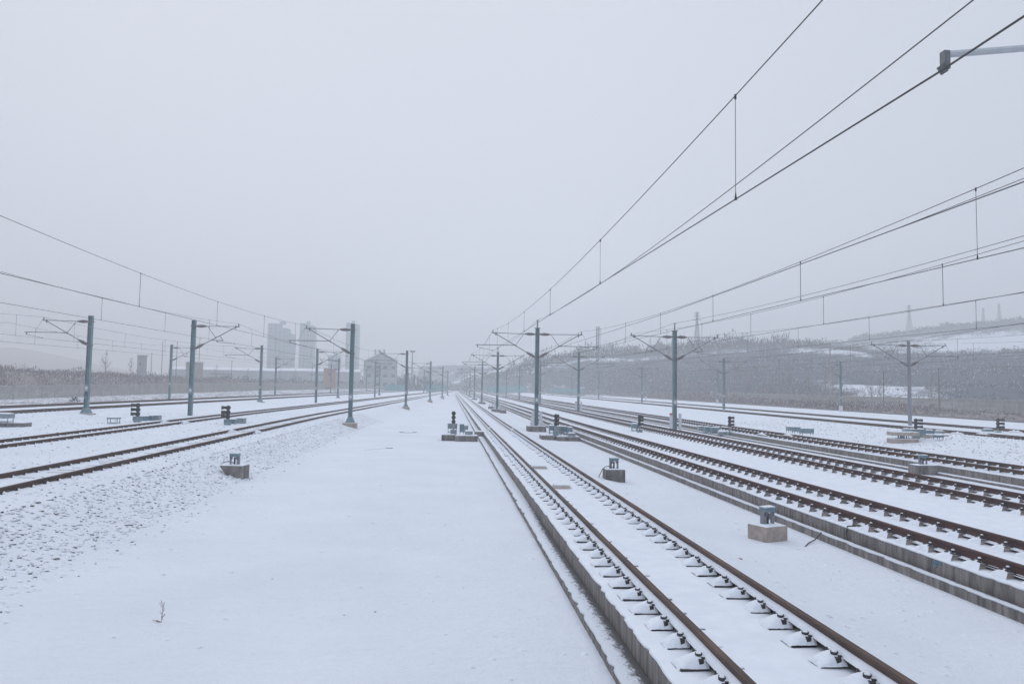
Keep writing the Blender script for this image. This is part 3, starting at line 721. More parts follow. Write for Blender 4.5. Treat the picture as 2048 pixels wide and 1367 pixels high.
# cluster right of the centre mast
pad('concrete_pad', 1083, 1115, 880, -3.32, .30, 1.2, 'concrete pad under the signal right of the centre mast')
pad('concrete_pad', 1115, 1160, 882, -3.32, .28, 1.4, 'low concrete pad stretching from the signal to the double track kerb')
pad('concrete_pad', 1155, 1178, 876.5, -3.32, .30, 1.2, 'concrete bridge piece meeting the kerb of the dark tracks')
signal(1111.5, 827.5, 851, 870, -3.0, .35, 'black dwarf signal right of the centre mast, its hoods turned slightly right')
eq_box(1098, 1108, 851, 868, -3.0, 'blue-grey box on legs just left of the signal by the centre mast', 'box', .45)
eq_box(1113, 1121, 852, 869, -3.0, 'slim box directly right of the signal post by the centre mast', 'box_grey', .45)
eq_box(1121.5, 1134.5, 852.5, 868.5, -3.0, 'widest blue-grey box on the pad right of the centre mast', 'box', .28)
eq_box(1135, 1144, 854.5, 871, -3.0, 'box with open bottom at the right end of that pad', 'box', .45)
eq_box(1136, 1150, 866, 872, -3.0, 'dark cable coupling lying on the pad by the double track', 'box_grey', .1)
# single signals between the tracks
signal(1279, 829.5, 851, 865, -2.92, .6, 'black dwarf signal standing alone between the two dark tracks')
eq_box(1263, 1275, 847, 863, -2.92, 'blue-grey box on legs left of the lone signal between the dark tracks', 'box', .45)
signal(1459.5, 831, 852, 871.5, -3.15, .75, 'black dwarf signal at the right end of the box row before the far kerb')
for x0, x1, y0, y1, m_, l in ((1396,1407,852,862,'box_grey','pale box at the left end of the box row before the far kerb'), (1408,1420,853,865,'box','blue-grey box, second of the row before the far kerb'),
    (1421,1440,854.5,867,'box','long blue-grey box in the middle of the row before the far kerb'), (1436,1450,863,870.5,'box_grey','low snowy coupling in front of the box row'), (1441,1456,854,866,'box_grey','pale box directly left of the signal at the far kerb')):
    eq_box(x0, x1, y0, y1, -3.15, l, m_, .2 if y0 < 860 else .1)
for x0, x1, y0, y1, m_, l in ((1574,1585,853,861.5,'box_grey','pale box at the left end of the group beyond the far kerbed track'), (1585.5,1599,853.5,863.5,'box','dark blue-grey box in the middle of the group beyond the far kerbed track'),
    (1600,1626,856.5,867,'box','widest greenish box of the group beyond the far kerbed track')):
    eq_box(x0, x1, y0, y1, -2.95, l, m_, .12)
# cluster in front of the grey mast on the right
for nm_, x0, x1, z0, z1, lab in (('concrete_pad', 1788, 1838, -3.3, -2.90, 'low pale slab nearest the far kerbed track'), ('concrete_pad', 1788, 1840, -2.68, -2.46, 'raised pale slab on short legs before the grey mast')):
    yy = 45.5; xa, xb = aty(x0, 880, yy).x, aty(x1, 880, yy).x
    t = empty(nm_, ((xa+xb)/2, yy+.4, z0), lab, 'concrete pad', 'concrete pads under the signals')
    b = MB(); b.box(-(xb-xa)/2, (xb-xa)/2, -.4, .4, 0, z1-z0, 'conc_light'); b.build('slab', t)
    b = MB(); b.box(-(xb-xa)/2+.01, (xb-xa)/2-.01, -.39, .4, z1-z0, z1-z0+.03, 'snow'); b.build('snow_cap', t)
pad('concrete_pad', 1852, 1900, 876, -2.95, .22, .9, 'pale slab half buried in ballast right of the signal', 'conc_light')
t = empty('slab_stand', (aty(1812.5, 885, 45.5).x, 45.9, -3.05), 'blue-green steel legs between the two pale slabs', 'stand')
b = MB(); legs_box(b, .42, .4, -.1, .42, .06, 'box'); b.box(-.12,.1,-.1,.1,-.1,.4,'box_grey'); b.build('legs', t)
signal(1832, 835, 856, 874, -2.82, 1, 'black dwarf signal before the grey mast with hoods turned right')
for x0, x1, y0, y1, m_, l in ((1807,1818,857,867,'box_grey','pale box left of the signal before the grey mast'), (1819,1833,857.5,873,'box','box with cable coil under the signal before the grey mast'), (1835,1848,857.5,872.5,'box','blue-grey box just right of the signal before the grey mast'),
    (1849.5,1866,859.5,870.5,'box','big blue box right of the signal before the grey mast'), (1871,1887,861,868,'box_grey','low grey box farthest right in the grey mast group'), (1869,1884,869.5,875.5,'box','dark low coupling on the half buried slab')):
    eq_box(x0, x1, y0, y1, -2.82, l, m_, .2)
signal(1996.5, 834.5, 857, 865, -2.78, 1, 'black dwarf signal at the far right edge with three hoods')
eq_box(1966, 1985, 857.5, 864, -2.8, 'pale low box left of the far right signal', 'box_grey', .05)
# left hand groups
signal(274.5, 807.5, 832.5, 846, -2.62, -1, 'black dwarf signal on the left with hoods turned left, farther left one')
eq_box(269, 294, 832.5, 843.5, -2.64, 'long blue-grey box under the left signal', 'box', .12); eq_box(295, 307, 831.5, 843, -2.64, 'blue box in the middle of the group by the left signal', 'box', .12); eq_box(308, 320, 831, 842.5, -2.64, 'pale box at the right end of the group by the left signal', 'box_grey', .12)
eq_box(217, 237, 835.5, 849.5, -2.64, 'open slatted metal stand in the snow left of the signals', 'box_grey', .8)
signal(455, 812, 838, 851, -2.62, -1, 'black dwarf signal on the left between the two ballast tracks')
eq_box(450, 471, 838.5, 850, -2.64, 'blue-grey box under the signal between the left tracks', 'box', .25); eq_box(472, 490, 836.5, 848.5, -2.64, 'pale box right of the signal between the left tracks', 'box_grey', .2)
pad('concrete_pad', -24, 41, 858, -2.72, .34, .9, 'rounded concrete slab cut by the left picture edge')
eq_box(-18, 20.5, 828.5, 847, -2.4, 'pale box on teal legs on the slab at the left edge', 'box_grey', .55, depth=.6)
b = MB(); p = at(240, 848, -2.66); q = at(268, 846.5, -2.66); b.tube(p, q, .025, 'tube', 6); p = at(198, 851, -2.66); q = at(217, 850, -2.66); b.tube(p, q, .02, 'tube', 6)
tag(b.build('cable_rod'), 'thin rod lying on the snow beside the slatted stand on the left', 'rod')

def coil(px, py, zg, rr, lab):
    g = at(px, py, zg); b = MB()
    for k in range(3):
        pts = [(g.x+(rr-.02*k)*math.cos(i/14*6.283), g.y-.02+.05*k*math.sin(i), zg+gz(g.y)+rr+(rr-.02*k)*math.sin(i/14*6.283)) for i in range(15)]
        b.path(pts, .016, 'black', 5)
    b.path([(g.x-rr, g.y, zg+gz(g.y)+.05), (g.x-rr*1.7, g.y-.1, zg+gz(g.y)+.12), (g.x-rr*2.4, g.y-.05, zg+gz(g.y)-.02)], .016, 'black', 5)
    tag(b.build('cable_coil', smooth=True), lab, 'cable coil', 'cable coils at the signal boxes')
coil(1826, 871, -2.85, .2, 'black cable coil hanging before the box under the grey mast signal')
coil(1444, 869.5, -3.15, .16, 'black cable coil at the low coupling in the box row')
coil(938, 869, -2.98, .12, 'black cable coil on the pad beside the nearest track kerb')
coil(1145, 871, -3.0, .12, 'black cable coil on the pad right of the centre mast')
# concrete blocks with small stands
def block(px, py, zg, w, d, h, rz, label, skew=False, cable=True, mat='conc'):
    g = at(px, py, zg); X, Y = g.x, g.y+d/2
    t = empty('marker_block', (X, Y, zg+gz(Y)), label, 'concrete block', 'concrete blocks with small metal stands', rz)
    b = MB()
    if skew: b.add([(-w/2,-d/2,h-.02),(w/2,-d/2,h-.02),(w/2,d/2,h-.02),(-w/2,d/2,h-.02),(.02,-d/2,-.15),(w/2,-d/2,-.05),(w/2,d/2,-.05),(.02,d/2,-.15),(-w/2-.05,-d/2+.2,h-.03),(-w/2+.05,-d/2,h-.18)], [(0,1,2,3),(0,4,5,1),(1,5,6,2),(2,6,7,3),(0,3,7,4)], mat)
    else: b.box(-w/2,w/2,-d/2,d/2,-.2,h-.02,mat)
    bev = b.build('block', t)
    md = bev.modifiers.new('bevel', 'BEVEL'); md.width = .018; md.segments = 2
    r = random.Random(int(px)); vs = []
    for i in range(9):
        for j in range(9):
            e = i in (0,8) or j in (0,8); k = .012 if e else 0
            vs.append((-w/2+.008+(w-.016)*i/8+r.uniform(-k,k), -d/2+.008+(d-.016)*j/8+r.uniform(-k,k), h-.02+(.001 if e else .022+r.uniform(0,.008))))
    b = MB(); b.add(vs, [(i*9+j, (i+1)*9+j, (i+1)*9+j+1, i*9+j+1) for i in range(8) for j in range(8)], 'snow'); b.build('snow_cap', t, smooth=True)
    st = empty('x', (0,0,h), None, None); 
    bpy.data.objects.remove(st)
    b = MB()
    for s in (-1, 1):
        b.box(s*.12-.035, s*.12+.035, -.06, -.045, h-.02, h+.26, 'mast_grey'); b.box(s*.155-.006, s*.155+.006, -.045, .06, h-.02, h+.26, 'mast_grey')
    b.box(-.16,.16,-.06,.06,h+.26,h+.275,'mast_grey'); b.box(-.16,-.05,-.06,-.045,h+.18,h+.26,'mast_grey'); b.box(.05,.16,-.06,-.045,h+.18,h+.26,'mast_grey')
    sd = b.build('stand', t)
    b = MB(); b.tube((0,0,h),(0,0,h+.24),.03,'black',8); b.build('cable_gland', sd)
    b = MB(); b.box(-.155,.155,-.085,.085,h+.275,h+.345,'box'); b.box(-.165,.165,-.095,.095,h+.345,h+.37,'box')
    b.build('head', t)
    b = MB(); b.box(-.155,.155,-.085,.09,h+.37,h+.395,'snow'); b.build('head_snow', t)
    if cable:
        b = MB(); ang = [(0,.0,h+.06),(-.12,-.07,h+.03),(-.2,-.05,h+.09),(-.33,-.02,h+.06),(-.42,.05,h-.05),(-.5,.1,h-.25),(-.62,.0,.02)] if not skew else [(0,0,h+.05),(-.2,-.05,h+.1),(-.4,.1,h+.06),(-.6,.3,h-.02)]
        pts = []
        for p, q in zip(ang, ang[1:]):
            for i in range(3): pts.append(tuple(Vector(p).lerp(Vector(q), i/3)))
        b.path(pts, .014, 'black', 6); b.build('cable', t, smooth=True)
block(1231, 966, -3.32, .70, .55, .50, .05, 'grey concrete block with stand and curled black cable, between nearest and dark tracks')
block(1546, 1084, -3.32, .66, .56, .36, .38, 'pinkish concrete block with stand nearest the camera, by the double track kerb', cable=False, mat='conc_light')
block(1856, 950.5, -3.24, .9, .6, .42, .0, 'grey concrete block behind the dark rails at the right', cable=False)
block(463, 957, -3.22, .82, .6, .46, -.12, 'wedge shaped concrete block sunk in the left ballast slope', skew=True)
b = MB(); b.path([(7.75,15.35,-3.31),(7.95,15.6,-3.29),(8.2,15.8,-3.26),(8.44,15.95,-3.13)], .013, 'black', 6); b.path([(8.65,15.25,-3.16),(8.66,15.3,-3.0),(8.71,15.34,-2.875),(8.9,15.36,-2.87)], .018, 'black', 6)
tag(b.build('cable'), 'short black cable climbing the double track kerb behind the nearest block', 'cable')
b = MB(); 
for i in range(14):
    a = i/14*2*math.pi; a2 = (i+1)/14*2*math.pi
    b.tube((8.682, 12.45+.05*math.cos(a), -2.99+.045*math.sin(a)), (8.682, 12.45+.05*math.cos(a2), -2.99+.045*math.sin(a2)), .007, 'bluepaint', 5)
b.tube((8.682,12.40,-2.97),(8.682,12.40,-2.92),.007,'bluepaint',5); b.tube((8.682,12.41,-2.955),(8.682,12.27,-2.95),.007,'bluepaint',5)
tag(b.build('chalk_mark'), 'small blue painted mark on the side of the grey kerb', 'mark')
for dx, dy, lab in ((-.1, 13., 'small grey block with upright bolts left of the second centre mast'), (.55, -3.2, 'small grey block with upright bolts right of the second centre mast')):
    t = empty('bolt_block', (6.42+dx, 97.2+dy, -3.2), lab, 'concrete block', 'small blocks at the second centre mast')
    b = MB(); b.box(-.4,.4,-.4,.4,0,.42,'conc'); b.build('block', t)
    b = MB(); b.box(-.38,.38,-.38,.4,.42,.46,'snow'); b.build('snow_cap', t)
    for i in range(3): b = MB(); b.tube((0,0,0),(0,0,.35),.05,'box_grey',6); b.build('bolt', t, loc=(-.25+.25*i,0,.42))
# small bits on the snow
p = at(816, 864, -3.32)
b = MB()
for i in range(18):
    a = i/18*2*math.pi; a2 = (i+1)/18*2*math.pi
    if i in (3,4,5): continue
    b.tube((p.x+.62*math.cos(a), p.y+.62*math.sin(a), -3.318), (p.x+.62*math.cos(a2), p.y+.62*math.sin(a2), -3.318), .018, 'steel', 5)
tag(b.build('manhole_ring'), 'round manhole rim showing through the snow strip near the masts', 'manhole')
b = MB(); p = at(779, 896, -3.32); b.box(p.x-.18,p.x+.18,p.y-.06,p.y+.06,-3.33,-3.30,'steel'); q = at(728, 899.5, -3.32); b.tube(q, (p.x-.2,p.y-.1,-3.318), .008, 'steel', 4)
tag(b.build('scrap_plate'), 'thin dark scrap and rod lying on the snow strip beyond the wedge block', 'scrap')
b = MB(); p = at(1481, 1119, -3.2); b.box(p.x-.03,p.x+.03,p.y-.03,p.y+.03,-3.25,-3.17,'brickred'); tag(b.build('stone_chip'), 'tiny reddish chip in the snow right of the nearest track', 'stone chip')
p = at(322, 1243, -3.32)
t = empty('dry_weed', (p.x,p.y,-3.32), 'small dry pinkish weed poking out of the snow at the lower left', 'weed')
b = MB(); r = random.Random(4)
b.path([(0,0,-.03),(.01,0,.08),(.015,.01,.17),(.035,.0,.27)], .0035, 'twig', 5)
for i in range(16):
    z = .03+i*.015; a = r.uniform(0, 6.28); l = r.uniform(.02,.055)
    b.path([(.012,0,z),(.012+l*.7*math.cos(a), l*.7*math.sin(a), z+.02),(.012+l*math.cos(a), l*math.sin(a), z+.045)], .0025, 'twig', 4)
for i in range(6): b.path([(0,0,0),(-.05-r.random()*.08, r.uniform(-.03,.03), .01+r.random()*.02)], .0035, 'twig', 4)
b.build('stems', t)

# stones poking through the snow on the ballast slopes
ICO = []
def make_ico():
    bm = bmesh.new(); bmesh.ops.create_icosphere(bm, subdivisions=1, radius=1); vs = [v.co.copy() for v in bm.verts]; bm.verts.index_update()
    fs = [tuple(v.index for v in f.verts) for f in bm.faces]; bm.free(); return vs, fs
IV, IF = make_ico()
def stones(name, n, region, seed, smin, smax):
    r = random.Random(seed); b = MB(); k = 0
    while k < n:
        X, Y, dens = region(r)
        if r.random() > dens: continue
        s = smin+(smax-smin)*r.random()**2.2; z = terrain(X, Y); rot = r.uniform(0, 6.28); ca, sa = math.cos(rot), math.sin(rot)
        ex, ey, ez = r.uniform(.8,1.5), r.uniform(.55,1), r.uniform(.45,.8)
        vs = []
        for v in IV:
            k1 = r.uniform(.78,1.18); qx, qy, qz = v.x*s*ex*k1, v.y*s*ey*k1, v.z*s*ez*k1
            vs.append((X+qx*ca-qy*sa, Y+qx*sa+qy*ca, z+qz+s*.12))
        top = [f for f in IF if sum(IV[i].z for i in f)/3 > .35]; low = [f for f in IF if -.8 < sum(IV[i].z for i in f)/3 <= .35]
        b.add(vs, low, 'stone')
        b.add([(X+(p[0]-X)*1.12, Y+(p[1]-Y)*1.12+s*.12, p[2]+s*.14) for p in vs], top, 'snow'); k += 1
    tag(b.build(name), kind='stuff')
def lumps(name, n, region, seed, smin, smax):
    r = random.Random(seed); b = MB(); k = 0
    while k < n:
        X, Y, dens = region(r)
        if r.random() > dens: continue
        s = r.uniform(smin, smax); z = terrain(X, Y); vs = [(X, Y, z+s*.42)]
        for ring, (rr, hh) in enumerate(((.5,.32),(1.0,-.03))):
            for i in range(6):
                a = i/6*6.283+ring*.5; q = rr*r.uniform(.75,1.2)*s; vs.append((X+q*math.cos(a)*1.2, Y+q*math.sin(a), z+hh*s*(r.uniform(.8,1.2) if ring == 0 else 1)))
        b.add(vs, [(0,1+i,1+(i+1)%6) for i in range(6)]+[(1+i,7+i,7+(i+1)%6,1+(i+1)%6) for i in range(6)], 'snow'); k += 1
    tag(b.build(name, smooth=True), kind='stuff')
def regL(r):
    Y = 8.5+r.random()**1.7*62; X = r.uniform(-10.0,-6.2)+sh(Y,.045); x1 = X-sh(Y,.045)
    return X, Y, (1 if -8.9 < x1 < -6.8 else .22)
stones('ballast_stones', 3000, regL, 5, .010, .044)
lumps('snowy_ballast', 4600, regL, 15, .03, .07)
def regL2(r):
    Y = 17+r.random()**1.3*50; return r.uniform(-30,-12), Y, (.9 if r.random() < .3 else .35)
stones('ballast_stones', 1300, regL2, 6, .012, .05)
lumps('snowy_ballast', 4000, regL2, 16, .03, .08)
def regR(r):
    Y = 24+r.random()**1.2*50; X = r.uniform(27.5,35.5); return X, Y, (1 if X > 29 else .3)
stones('ballast_stones', 2000, regR, 8, .02, .06)
def regP(r): return r.uniform(-6.8,1.5), 6+r.random()**2*50, 1
stones('ballast_stones', 45, regP, 9, .006, .022)
def regB(r):
    Y = 5+r.random()**1.5*40; return (r.uniform(4.9,8.2) if r.random() < .5 else r.uniform(-6.4,1.8)), Y, 1
lumps('snow_crust', 600, regB, 17, .02, .06)

# ------------------------------------------------------------------ fences
def picket_panel(L=3.0, h=2.1):
    b = MB(); n = int(L/.3)
    for i in range(n): b.box(i*.3+.03, i*.3+.235, -.02, .02, .08, h, 'fence')
    for z in (.25, h-.35): b.box(0, L, .021, .05, z, z+.12, 'fence')
    b.box(0, L, -.03, .03, 0, .06, 'fence')
    b.box(0, L, -.015, .02, h, h+.02, 'snow')
    return b.mesh('picket_panel')
PP = picket_panel()
pb = MB(); pb.box(-.09,.09,-.09,.09,-.5,2.3,'fence'); pb.tube((0,0,2.3),(0,0,2.75),.025,'tube',5); pb.box(-.08,.08,-.08,.08,2.3,2.33,'snow'); PO = pb.mesh('fence_post')
wb = MB()
for z in (2.4,2.55,2.7): wb.tube((0,0,z),(3,0,z),.012,'tube',4)
WB = wb.mesh('barbed_wire')
def fence(pts_fn, y0, y1, label, hk=1.0):
    t = empty('picket_fence', (0,0,0), label, 'fence'); y = y0; n = 0
    while y < y1 and n < 99:
        x, z = pts_fn(y); x2, _ = pts_fn(y+1); dy = 3/math.hypot(1, x2-x); x2, z2 = pts_fn(y+dy)
        a = math.atan2(dy, x2-x)
        o = inst('picket_panel', PP, t, (x, y, (z+z2)/2-.03), a, (1,1,hk)); inst('fence_post', PO, t, (x, y, z), a, (1,1,hk)); inst('barbed_wire', WB, t, (x,y,z), a, (1,1,hk))
        y += dy; n += 1
fence(lambda y: (fenceLX(y), fenceLZ(y)), 70, 330, 'long pale concrete picket fence behind the left tracks', 1.0)
fence(lambda y: (87.5+max(0,y-170)*.02, -2.75+gz(y)), 84, 340, 'pale concrete picket fence in front of the hillside on the right', .98)

# ------------------------------------------------------------------ brush and trees
def tuft(b, X, Y, Z, h, w, n, r, mats, bw=.05):
    for i in range(n):
        a = r.uniform(0, 6.283); rr = w*math.sqrt(r.random()); top = h*(1-.55*(rr/w)**2)
        z0 = -.1 if r.random() < .2 else top*r.uniform(.05, .75); L = h*r.uniform(.1, .27)
        bx, by = X+rr*math.cos(a), Y+rr*math.sin(a); tx, ty = bx+math.cos(a)*L*r.uniform(-.1,.6), by+math.sin(a)*L*r.uniform(-.1,.6)
        q = bw*r.uniform(.5,1.3); c = r.uniform(0, 3.14); dx, dy = q*math.cos(c), q*math.sin(c); z1 = min(top*1.05, z0+L*r.uniform(.5,1.1)); lo = r.uniform(-.04,.04)*h
        u = r.random(); k = mats[0] if u < .55 else (mats[1] if u < .88 else 'snow')
        b.add([(bx-dx,by-dy,Z+z0),(bx+dx,by+dy,Z+z0+lo),(tx+dx*.4,ty+dy*.4,Z+z1),(tx-dx*.4,ty-dy*.4,Z+z1-lo)], [(0,1,2,3)], k)
def brush(name, n, region, hmin, hmax, wf, blades, seed, mats=('twig','twig_dark'), bw=.05):
    r = random.Random(seed); b = MB()
    for _ in range(n):
        X, Y, k = region(r)
        h = r.uniform(hmin, hmax)*k; tuft(b, X, Y, terrain(X, Y), h, h*wf, blades, r, mats, bw)
    tag(b.build(name), kind='stuff')
def bankL(r):
    Y = r.uniform(60, 330); d = r.uniform(2, 42); return fenceLX(Y)-d, Y, (.45 if d < 7 else .55+.6*math.sin(Y*.17+d*.3)**2*r.random())*(1 if Y < 190 else .75)
brush('brushwood', 2600, bankL, 1.1, 2.6, .8, 70, 21, bw=.042)
def vergeL(r):
    Y = r.uniform(60, 300); x0 = -43+sh(Y,.07); x1 = fenceLX(Y)+1; return r.uniform(min(x0,x1), max(x0,x1)), Y, r.choice((.5,.8,1))
brush('dry_grass', 1500, vergeL, .25, .6, 1.3, 14, 22, bw=.03)
def vergeR(r):
    Y = r.uniform(70, 330); X = r.uniform(66.5, 86.5)
    k = 1 if Y > 118 else (.35 if Y > 100 else .18)
    return X, Y, k*(.7+.5*math.sin(Y*.31+X*.4)**2)
brush('brushwood', 2000, vergeR, .8, 1.8, .95, 60, 23, bw=.04)
def footB(r):
    Y = r.uniform(185, 400); return foot(Y)+r.uniform(-7, 30), Y, r.choice((.6,.9,1.2))
brush('brushwood', 900, footB, 1.0, 2.6, .9, 60, 31, ('twig','twig_dark'), .06)
def hillb(r):
    while True:
        az = r.uniform(.02, .92); r0 = r_foot(az); rr = r0+6+r.random()**.6*(max(400, r0+45)-r0+8); X, Y = rr*math.sin(az), rr*math.cos(az)
        tt = (rr-r0)/(max(400, r0+45)-r0)
        if X > foot(Y)+3 and r.random() < max(.06, band(az, tt)-.12)**1.5: 
            return X, Y, .8+.6*r.random()
brush('hillside_scrub', 6000, hillb, .8, 2.4, 1.1, 34, 24, ('twig_dark','haze_twig'), .11)
def hillB(r):
    while True:
        az = r.uniform(.35, .95); rr = 430+r.random()*185; X, Y = rr*math.sin(az), rr*math.cos(az)
        if math.sin(rr*.05+az*6)*math.sin(az*31) > -.1: return X, Y, .8+.7*r.random()
brush('far_scrub', 1700, hillB, 1.5, 3.2, 1.2, 26, 25, ('twig_dark','haze_twig'), .26)
def ridge(r):
    az = r.uniform(.03, .8); q = max(400, r_foot(az)+45); rr = r.uniform(q-15, q+20); return rr*math.sin(az), rr*math.cos(az), (1.2 if az < .5 else .55)*r.choice((.5,.8,1,1.5))
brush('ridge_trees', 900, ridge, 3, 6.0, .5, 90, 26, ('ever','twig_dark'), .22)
def ridgeB(r):
    az = r.uniform(.52, .95); rr = r.uniform(596, 632); return rr*math.sin(az), rr*math.cos(az), r.choice((.4,.7,1))
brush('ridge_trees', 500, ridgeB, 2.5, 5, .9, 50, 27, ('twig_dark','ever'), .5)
def endwood(r):
    az = r.uniform(-.085, .06); rr = r.uniform(420, 520); return rr*math.sin(az), rr*math.cos(az), r.choice((.6,.9,1.2))
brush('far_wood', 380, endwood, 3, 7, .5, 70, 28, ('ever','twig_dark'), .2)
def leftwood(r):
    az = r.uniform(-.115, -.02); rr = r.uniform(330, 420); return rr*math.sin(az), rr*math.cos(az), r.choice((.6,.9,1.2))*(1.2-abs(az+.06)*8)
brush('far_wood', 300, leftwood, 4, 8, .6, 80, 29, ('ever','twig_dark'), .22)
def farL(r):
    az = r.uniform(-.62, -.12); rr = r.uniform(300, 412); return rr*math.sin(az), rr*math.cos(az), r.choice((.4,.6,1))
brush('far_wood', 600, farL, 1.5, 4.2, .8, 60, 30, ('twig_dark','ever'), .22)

def bare_tree(seed, h, spread=.16, dense=1):
    r = random.Random(seed); tr = MB(); cr = MB()
    pts = [(0,0,-.3)]; x = y = 0
    for i in range(1, 7): x += r.uniform(-.06,.06)*h/7; y += r.uniform(-.06,.06)*h/7; pts.append((x, y, h*i/6*.97))
    for i in range(6): tr.tube(pts[i], pts[i+1], .11*h/7*(1-i/7), 'bark', 6, .11*h/7*(1-(i+1)/7), cap=False)
    for i in range(int(26*dense)):
        u = r.uniform(.25,.97); k = u*6; a = int(min(5, k)); p = Vector(pts[a]).lerp(Vector(pts[a+1]), k-a)
        an = r.uniform(0, 6.28); L = h*(.34*(1-u)+.07)*r.uniform(.7,1.2); out = spread*2.2
        q = p+Vector((math.cos(an)*L*out, math.sin(an)*L*out, L*.85)); m_ = p.lerp(q, .5)+Vector((math.cos(an),math.sin(an),0))*L*.08
        cr.tube(p, m_, .036*h/7, 'bark', 3, .026*h/7, cap=False); cr.tube(m_, q, .026*h/7, 'bark', 3, .010, cap=False)
        for j in range(4):
            s0 = m_.lerp(q, r.uniform(-.6,.9)); a2 = r.uniform(0,6.28); l2 = L*r.uniform(.15,.35)
            e = s0+Vector((math.cos(a2)*l2*.5, math.sin(a2)*l2*.5, l2)); cr.tube(s0, e, .018*h/7, 'twig' if r.random() < .75 else 'snow', 3, .004, cap=False)
    return tr.mesh('trunk'), cr.mesh('crown')
TM = [bare_tree(s, 7, .16 if s < 4 else .3, 1 if s < 4 else 1.5) for s in range(6)]
def plant(k, X, Y, s, label, group, name='bare_tree'):
    t = empty(name, (X, Y, terrain(X, Y)), label, 'tree', group, k*1.7); t.scale = (s,)*3
    inst('trunk', TM[k%6][0], t); inst('crown', TM[k%6][1], t)
xs_t = [1300,1317,1336,1356,1378,1400,1420,1438,1456,1476,1490,1503,1516,1528,1540,1553,1566,1581,1598,1612,1618,1634,1652,1665,1742,1760,1862,1879]
for i, px in enumerate(xs_t):
    Y = 175 if px < 1500 else (150 if px < 1700 else 128)
    X = ray(px, 790).x/ray(px, 790).y*Y
    if X < 92 : 
        X = 93+rnd.random()*4; Y = X/(ray(px,790).x/ray(px,790).y)
    plant(rnd.randrange(4) if px not in (1581,1742,1862,1618) else 4+i%2, X, Y, rnd.uniform(.85,1.2)*Y/165, f'bare slender tree behind the right fence, {ordinal(i) if i else "first"} from the left of the row', 'bare trees behind the right fence')
for i, (px, Y, s) in enumerate([(210,230,1.2),(262,250,1.0),(432,300,1.0),(496,310,.9),(590,300,.9),(655,330,1.0)]):
    X = ray(px, 760).x/ray(px, 760).y*Y
    plant(4+i%2, X, Y, s, f'bushy bare tree beyond the left fence, {ordinal(i) if i else "first"} from the left', 'bare trees beyond the left fence')
# round dark shrubs
r = random.Random(77)
for i, (px, py, Y, s) in enumerate([(148,797,96,1.0),(245,742,210,1.6),(1870,742,300,2.5),(1811,740,290,3.4),(1070,705,400,5)]):
    g = aty(px, py, Y); b = MB(); tuft(b, 0, 0, 0, s*1.3, s*.7, 160, r, ('ever','twig_dark'), .03*s+.02)
    t = empty('evergreen_shrub', (g.x, g.y, terrain(g.x, g.y)-.1), ['dark low shrub in the snowy verge before the left fence','dark shrub beside the grey tower beyond the left fence','dark round conifer on the slope right of the grey mast','tall dark conifer behind the top of the grey mast','pointed evergreen at the left end of the hill ridge'][i], 'shrub')
    b.build('foliage', t)

# ------------------------------------------------------------------ far structures
def pylon(px, ytop, ybase, D, label, wide=.10, arms=True, slim=False):
    g0, g1 = aty(px, ybase, D), aty(px, ytop, D); h = g1.z-g0.z
    t = empty('lattice_pylon', (g0.x, g0.y, g0.z), label, 'pylon', 'lattice pylons in the haze'); b = MB()
    rr = max(.09, .00036*D); w0, w1 = h*wide, h*.022 if not slim else h*.03
    n = 9; lv = [i/n for i in range(n+1)]
    wd = lambda u: w0+(w1-w0)*min(1, u/.72)
    c = lambda u, i: Vector(((1 if i in (0,1) else -1)*wd(u), (1 if i in (0,3) else -1)*wd(u), u*h))
    for i in range(4):
        for a, q in zip(lv, lv[1:]):
            b.tube(c(a,i), c(q,i), rr, 'pylon', 4); b.tube(c(a,i), c(q,(i+1)%4), rr*.6, 'pylon', 3); b.tube(c(a,(i+1)%4), c(q,i), rr*.6, 'pylon', 3); b.tube(c(q,i), c(q,(i+1)%4), rr*.6, 'pylon', 3)
    b.build('tower_frame', t)
    if arms:
        for z, L in ((.80,.13),(.90,.10),(.985,.075)):
            b = MB()
            for s in (-1, 1):
                b.tube((0,-w1,z*h),(s*L*h,0,z*h),rr*.8,'pylon',4); b.tube((0,w1,z*h),(s*L*h,0,z*h),rr*.8,'pylon',4); b.tube((0,0,z*h+.05*h),(s*L*h,0,z*h),rr*.6,'pylon',4)
            b.build('crossarm', t)
pylon(1394, 625, 700, 390, 'lattice tower with a flat top platform above the hill', .075, True)
pylon(1195, 653, 735, 300, 'slim tall lattice mast left of the hill pavilion', .022, False, True)
pylon(1819, 611, 668, 590, 'faint pylon on the far ridge, left one', .09)
pylon(1967, 616, 650, 625, 'faint pylon on the far ridge, middle one', .09)
pylon(1999, 608, 648, 618, 'faint pylon on the far ridge, right one', .09)
pylon(2032, 645, 708, 480, 'larger pylon on the slope at the right picture edge', .10)
def pole(px, yt, yb, D, r_, mat, label, top=False):
    g0, g1 = aty(px, yb, D), aty(px, yt, D); t = empty('utility_pole', (g0.x, g0.y, min(g0.z, terrain(g0.x, g0.y))), label, 'pole', 'thin poles beyond the fences')
    h = g1.z-t.location.z; b = MB(); b.tube((0,0,-.3),(0,0,h),r_,mat,8,r_*.7); b.build('shaft', t)
    if top: b = MB(); b.tube((-.8,0,h-.3),(.8,0,h-.3),.06,mat,5); b.build('crossbar', t)
pole(1661, 684, 783, 165, .22, 'conc_light', 'tall pale concrete pole behind the right fence', False)
pole(1470, 700, 740, 300, .2, 'conc_light', 'pale pole on the hill foot left of the tall pale one')
pole(1767.5, 742, 790, 140, .10, 'black', 'short dark pole behind the right fence')
pole(1879, 735, 826, 112, .13, 'bark', 'brown pole at the right fence beside the grey mast')
